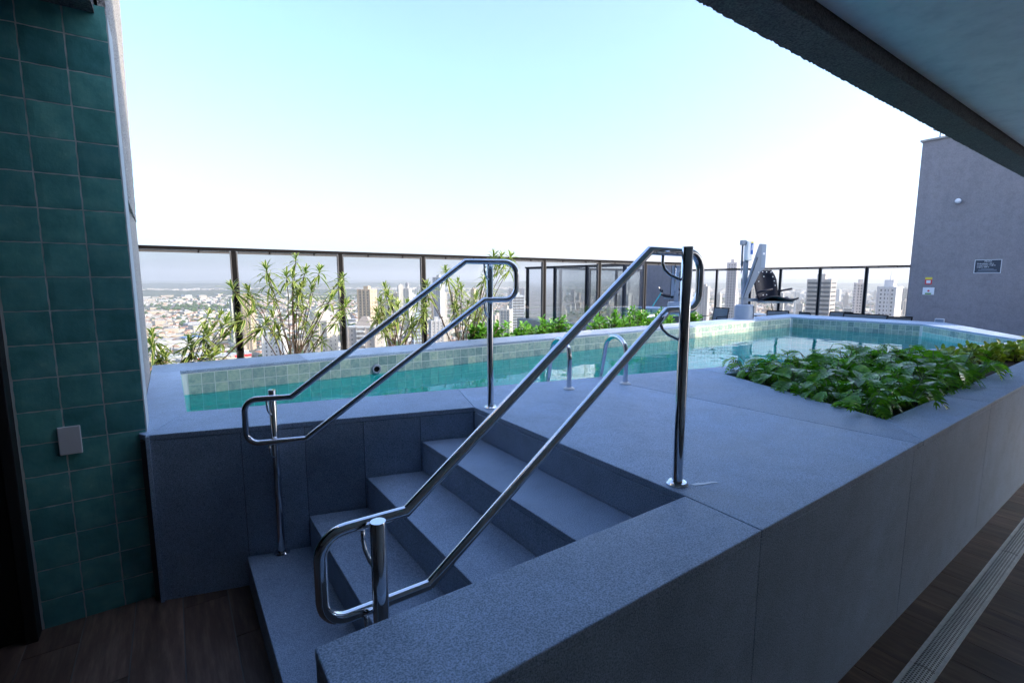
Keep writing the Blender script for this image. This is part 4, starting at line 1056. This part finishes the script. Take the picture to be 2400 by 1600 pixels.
# towers
CM = {}
def colmat(c, rough=.8):
    if c not in CM: CM[c] = plain('facade_paint_%d' % len(CM), c, rough)
    return CM[c]
M['pane'] = plain('dark_window', (.13,.13,.135), .2)  # pane colour lightened to stand in for haze on the nearer towers
M['bluepane'] = plain('blue_glazing', (.12,.19,.27), .12)
WIN = {}
def tower(label, x, y, wd, ztop, col_, rot=25, dep=None, fl_h=3.1, cols=4, style='windows', crown=None, solo=10, trim=None, group=None, name='apartment_tower', face_only=False):
    """block turned so that one face looks at the pool; parts: body, band or window, crown"""
    az = math.atan2(y, x); rz = az - math.pi/2 + math.radians(rot); dep = dep or wd*.8
    wd_ = wd/(math.cos(math.radians(rot)) + .8*abs(math.sin(math.radians(rot)))); dep = dep*wd_/wd
    H = ztop-GZ0; sd = 1 if rot < 0 else -1
    t_ = thing(name, (x,y,GZ0), label, 'building', group or 'towers of the city below', rz)
    col_ = tuple(q*.78 for q in col_); trim = tuple(q*.85 for q in trim) if trim else None; cm = colmat(col_); tm = colmat(trim or tuple(min(.8, q*1.15) for q in col_))
    hx, hy = wd_/2, dep/2
    bd = MB().box(-hx,-hy,0,hx,hy,H)
    # shallow vertical piers break the outline
    for fx in (-1, -.33, .33, 1): bd.box(fx*hx*.96-.5,-hy-.6,0,fx*hx*.96+.5,-hy+.01,H+.8)
    bd.build('body', cm, t_, local=True)
    MB().box(-hx-.3,-hy-.3,H+.01,hx+.3,hy+.3,H+1.0).build('parapet', tm, t_, local=True)
    MB().box(-hx*.35,-hy*.4,H+1.01,hx*.35,hy*.4,H+4.6).build('water_tank', cm, t_, local=True)
    if crown == 'pyramid':
        b_ = MB(); q = .62
        b_.v += [(-hx*q,-hy*q,H+1.02),(hx*q,-hy*q,H+1.02),(hx*q,hy*q,H+1.02),(-hx*q,hy*q,H+1.02),(-hx*.18,-hy*.18,H+7.5),(hx*.18,-hy*.18,H+7.5),(hx*.18,hy*.18,H+7.5),(-hx*.18,hy*.18,H+7.5)]
        b_.f += [(0,1,5,4),(1,2,6,5),(2,3,7,6),(3,0,4,7),(4,5,6,7)]; b_.m += [0]*5
        b_.build('pyramid_roof', colmat((.30,.26,.23)), t_, local=True)
    if crown == 'drum': MB().lathe([(hx*.72,H+1.02),(hx*.72,H+7.0),(hx*.62,H+7.6),(hx*.3,H+8.2)], (0,0,0), 24).build('drum', tm, t_, local=True)
    if crown == 'spire':
        MB().box(-hx*.5,-hy*.5,H+1.02,hx*.5,hy*.5,H+6).build('upper_storey', tm, t_, local=True); MB().tube([(0,0,H+6),(0,0,H+13)], [.5,.12], 6).build('spire', tm, t_, local=True)
    nf = int(H/fl_h)
    fb = MB()
    if style == 'bands':
        for k in range(nf):
            z = H-1.2-k*fl_h
            b_ = MB().box(-hx+.4,-hy-.62,z-1.5,hx-.4,-hy-.601,z)
            tgt = b_.build('window_band', M['pane'], t_, local=True) if k < solo else fb.box(-hx+.4,-hy-.62,z-1.5,hx-.4,-hy-.601,z)
            if k < solo: MB().box(min(sd*hx,sd*(hx+.03)),-hy+.5,z-1.5,max(sd*hx,sd*(hx+.03)),hy-.5,z).build('window_band', M['pane'], t_, local=True)
    else:
        key = (style, round(fl_h,1))
        if key not in WIN: WIN[key] = MB().box(-.55 if style != 'wide' else -1.2,-.06,-.75,.55 if style != 'wide' else 1.2,.02,.6).mesh('window', M['pane'])
        sx = [(-hx+1.2)+(wd_-2.4)*(c_+.5)/cols for c_ in range(cols)]
        ny = max(1, int(cols*.7)); sy = [(-hy+1)+(dep-2)*(c_+.5)/ny for c_ in range(ny)]
        for k in range(nf):
            z = H-1.9-k*fl_h
            if k < solo:
                for q in sx: inst('window', WIN[key], t_, (q,-hy-.01,z))
                if not face_only:
                    for q in sy: inst('window', WIN[key], t_, (sd*(hx+.01),q,z), (0,0,sd*math.pi/2))
            else:
                for q in sx: fb.box(q-.55,-hy-.07,z-.75,q+.55,-hy-.001,z+.6)
                for q in sy: fb.box(min(sd*hx,sd*(hx+.07)),q-.55,z-.75,max(sd*hx,sd*(hx+.07)),q+.55,z+.6)
        if style == 'balcony':
            for k in range(min(nf, solo)):
                z = H-2.9-k*fl_h; MB().box(-hx*.28,-hy-1.6,z,hx*.28,-hy-.02,z+1.1).build('balcony', tm, t_, local=True)
    if fb.v: tag(fb.build('lower_windows', M['pane'], t_, local=True), kind='stuff')
    return t_
CRM, WHT, TAU, BEI, GRY, BLU = (.58,.53,.46), (.66,.65,.63), (.40,.36,.33), (.56,.44,.31), (.42,.42,.43), (.40,.47,.54)
tower('narrow pale green tower behind the first balustrade post', 81, 896, 11.3, -29.8, (.52,.54,.46), 22, cols=3)
tower('beige tower just right of the first balustrade post', 94, 845, 20, -23.2, BEI, -25, cols=4)
tower('white tower with small windows low behind the stems of the tallest dracaena', 64, 415, 17.9, -38.7, WHT, -28, cols=3, solo=12)
tower('cream tower with stacked balconies and a round drum on its roof', 88, 370, 23.7, -28, CRM, -30, cols=4, style='balcony', crown='drum', solo=12)
tower('white and taupe tower with a pyramid roof left of the far handrail', 112, 342, 25, -31.5, TAU, -24, cols=4, style='balcony', crown='pyramid', trim=WHT, solo=12)
tower('tall orange beige tower with a water tank behind the second post', 177, 531, 20.7, -9.7, BEI, -35, cols=3, solo=16)
tower('slender tall white and grey tower crossing the horizon at the third post', 356, 716, 18.4, 4.8, (.5,.5,.52), -38, cols=3, solo=20, fl_h=3.4)
tower('blue glazed tower low beside the third balustrade post', 170, 384, 10.5, -30.5, BLU, 20, style='bands', solo=14)
tower('squat grey office block with rows of windows right of the third post', 228, 467, 15.5, -41.6, GRY, 15, cols=5, solo=10)
tower('pale blue white striped tower under the loop of the far handrail', 326, 456, 15.7, -17, (.52,.56,.6), 12, style='bands', solo=16)
tower('thin distant beige tower between handrail and fourth post', 658, 1121, 13.5, -23.6, BEI, -30, cols=2)
tower('white tower behind the upper rail of the far handrail', 397, 918, 13.4, -29.3, WHT, 22, cols=3)
tower('distant white tower near a crane on the skyline', 614, 1368, 12.6, -18.1, WHT, -20, cols=2)
tower('cream tower with even windows under the far handrail loop', 293, 430, 13.7, -30.6, CRM, -22, cols=4, solo=12)
tower('wide grey slab block on the skyline inside the far handrail loop', 723, 1020, 30.5, -20.5, (.36,.36,.38), 10, style='bands')
tower('tall taupe tower rising above the balustrade left of the pool lift', 532, 318, 11.6, 20.4, (.60,.54,.52), -12, cols=3, solo=20)  # this and the next three: paint lightened in place of sun and haze
tower('grey brown banded tower in the middle of the right balustrade', 387, 162, 17.7, 1.3, (.72,.62,.54), -16, style='bands', solo=14)
tower('stepped white tower with a spire next to the grey building', 458, 143, 15.2, -4.4, (.85,.79,.76), -22, cols=4, crown='spire', solo=16)
tower('pinkish tower between the banded and the stepped towers', 612, 218, 11.6, -2.6, (.72,.63,.58), 18, cols=3, solo=14)
tower('cream tower behind the upper rail of the near handrail', 489, 381, 12.9, -16, CRM, 24, cols=3)
tower('white tower seen through the outer glass balustrade', 521, 467, 14.5, -18.7, WHT, -28, cols=3)
tower('pale tower to the right of the near handrail loop', 750, 497, 17, -10.3, (.55,.5,.46), -18, cols=3)
tower('far cream tower just behind the pool lift', 875, 483, 17.6, -14.2, CRM, 20, cols=3)
tower('edge of a white tower close to the stucco column', -24, 420, 9, -17.7, WHT, 5, cols=2, solo=14)
# many more high-rises of the centre
rt = random.Random(31); taken = []
MT = 0
def free(az, d, w_):
    a = math.degrees(w_/d)
    return all(abs(az-b) > (a+c)*.5 or abs(d-e) > 130 for b, c, e in taken)
while MT < 190:
    az = rt.uniform(-16, 43); d = rt.uniform(430, 3000)
    if az < -4 and d < 520: continue
    w_ = rt.uniform(12,20)
    if not free(az, d, w_): continue
    h_ = rt.uniform(28,78) if rt.random() < .7 else rt.uniform(18,30)
    if d < 600: h_ = min(h_, 62)
    if rt.random() < .12 and d > 900: h_ += 22
    taken.append((az, math.degrees(w_/d), d)); P = polar(az, d)
    c_ = rt.choice([CRM,WHT,TAU,BEI,GRY,(.62,.58,.52),(.5,.44,.38)]); st_ = rt.choice(['windows','bands','windows'])
    tower('one of many pale apartment towers of the crowded city centre', P.x, P.y, w_, GZ0+h_, c_, rt.choice([-1,1])*rt.uniform(8,35), cols=rt.choice([2,3,4]), style=st_, solo=0, group='crowded towers of the city centre'); MT += 1
# red fronted warehouse and blue sheds far below
for nm, lb, az, d, wx, wy, h_, rz, c_, band in (('warehouse','long low warehouse with a bright red front strip', -31.0, 735, 62, 20, 9, .15, (.42,.43,.45), (.55,.03,.04)),
        ('shed','blue roofed shed in the low streets', -33.2, 1010, 40, 22, 8, .3, (.13,.25,.48), (.5,.5,.5)),
        ('office_block','white office block with rows of openings near the blue shed', -35.2, 900, 46, 14, 13, .2, (.62,.57,.5), (.3,.3,.32)),
        ('warehouse','broad pale grey warehouse roof left of the red one', -34.0, 760, 70, 30, 9, .12, (.46,.47,.5), (.35,.35,.37))):
    P = polar(az, d); rz_ = math.atan2(P.y,P.x)-math.pi/2+rz
    t_ = thing(nm, (P.x,P.y,GZ0), lb, 'warehouse' if nm == 'warehouse' else 'building', None, rz_)
    MB().box(-wx/2,-wy/2,0,wx/2,wy/2,h_).build('body', colmat((.5,.49,.47)), t_, local=True)
    MB().box(-wx/2-.5,-wy/2-.5,h_+.01,wx/2+.5,wy/2+.5,h_+.8).build('roof', colmat(c_), t_, local=True)
    MB().box(-wx/2,-wy/2-.8,h_-3.2,wx/2,-wy/2-.01,h_-.1).build('front_strip', colmat(band), t_, local=True)
    for k in range(8): MB().box(-wx/2+wx*(k+.3)/8,-wy/2-.1,.5,-wx/2+wx*(k+.75)/8,-wy/2-.005,3.6).build('opening', M['pane'], t_, local=True)

# ------------------------------------------------------------------ haze in the air
hz = MB().box(-24000,-24000,GZ0-1.5,24000,24000,330).build('haze', M['white']); hz.data.materials.clear()
m = bpy.data.materials.new('haze_air'); m.use_nodes = True; t = m.node_tree; t.nodes.remove(t.nodes['Principled BSDF'])
pv = t.nodes.new('ShaderNodeVolumePrincipled'); pv.inputs['Color'].default_value = (.96,.96,.96,1); pv.inputs['Density'].default_value = 1.4e-4; pv.inputs['Anisotropy'].default_value = .2
t.links.new(pv.outputs[0], t.nodes['Material Output'].inputs['Volume']); hz.data.materials.append(m)
tag(hz, 'pale haze lying over the whole distant city', 'haze', kind='stuff')
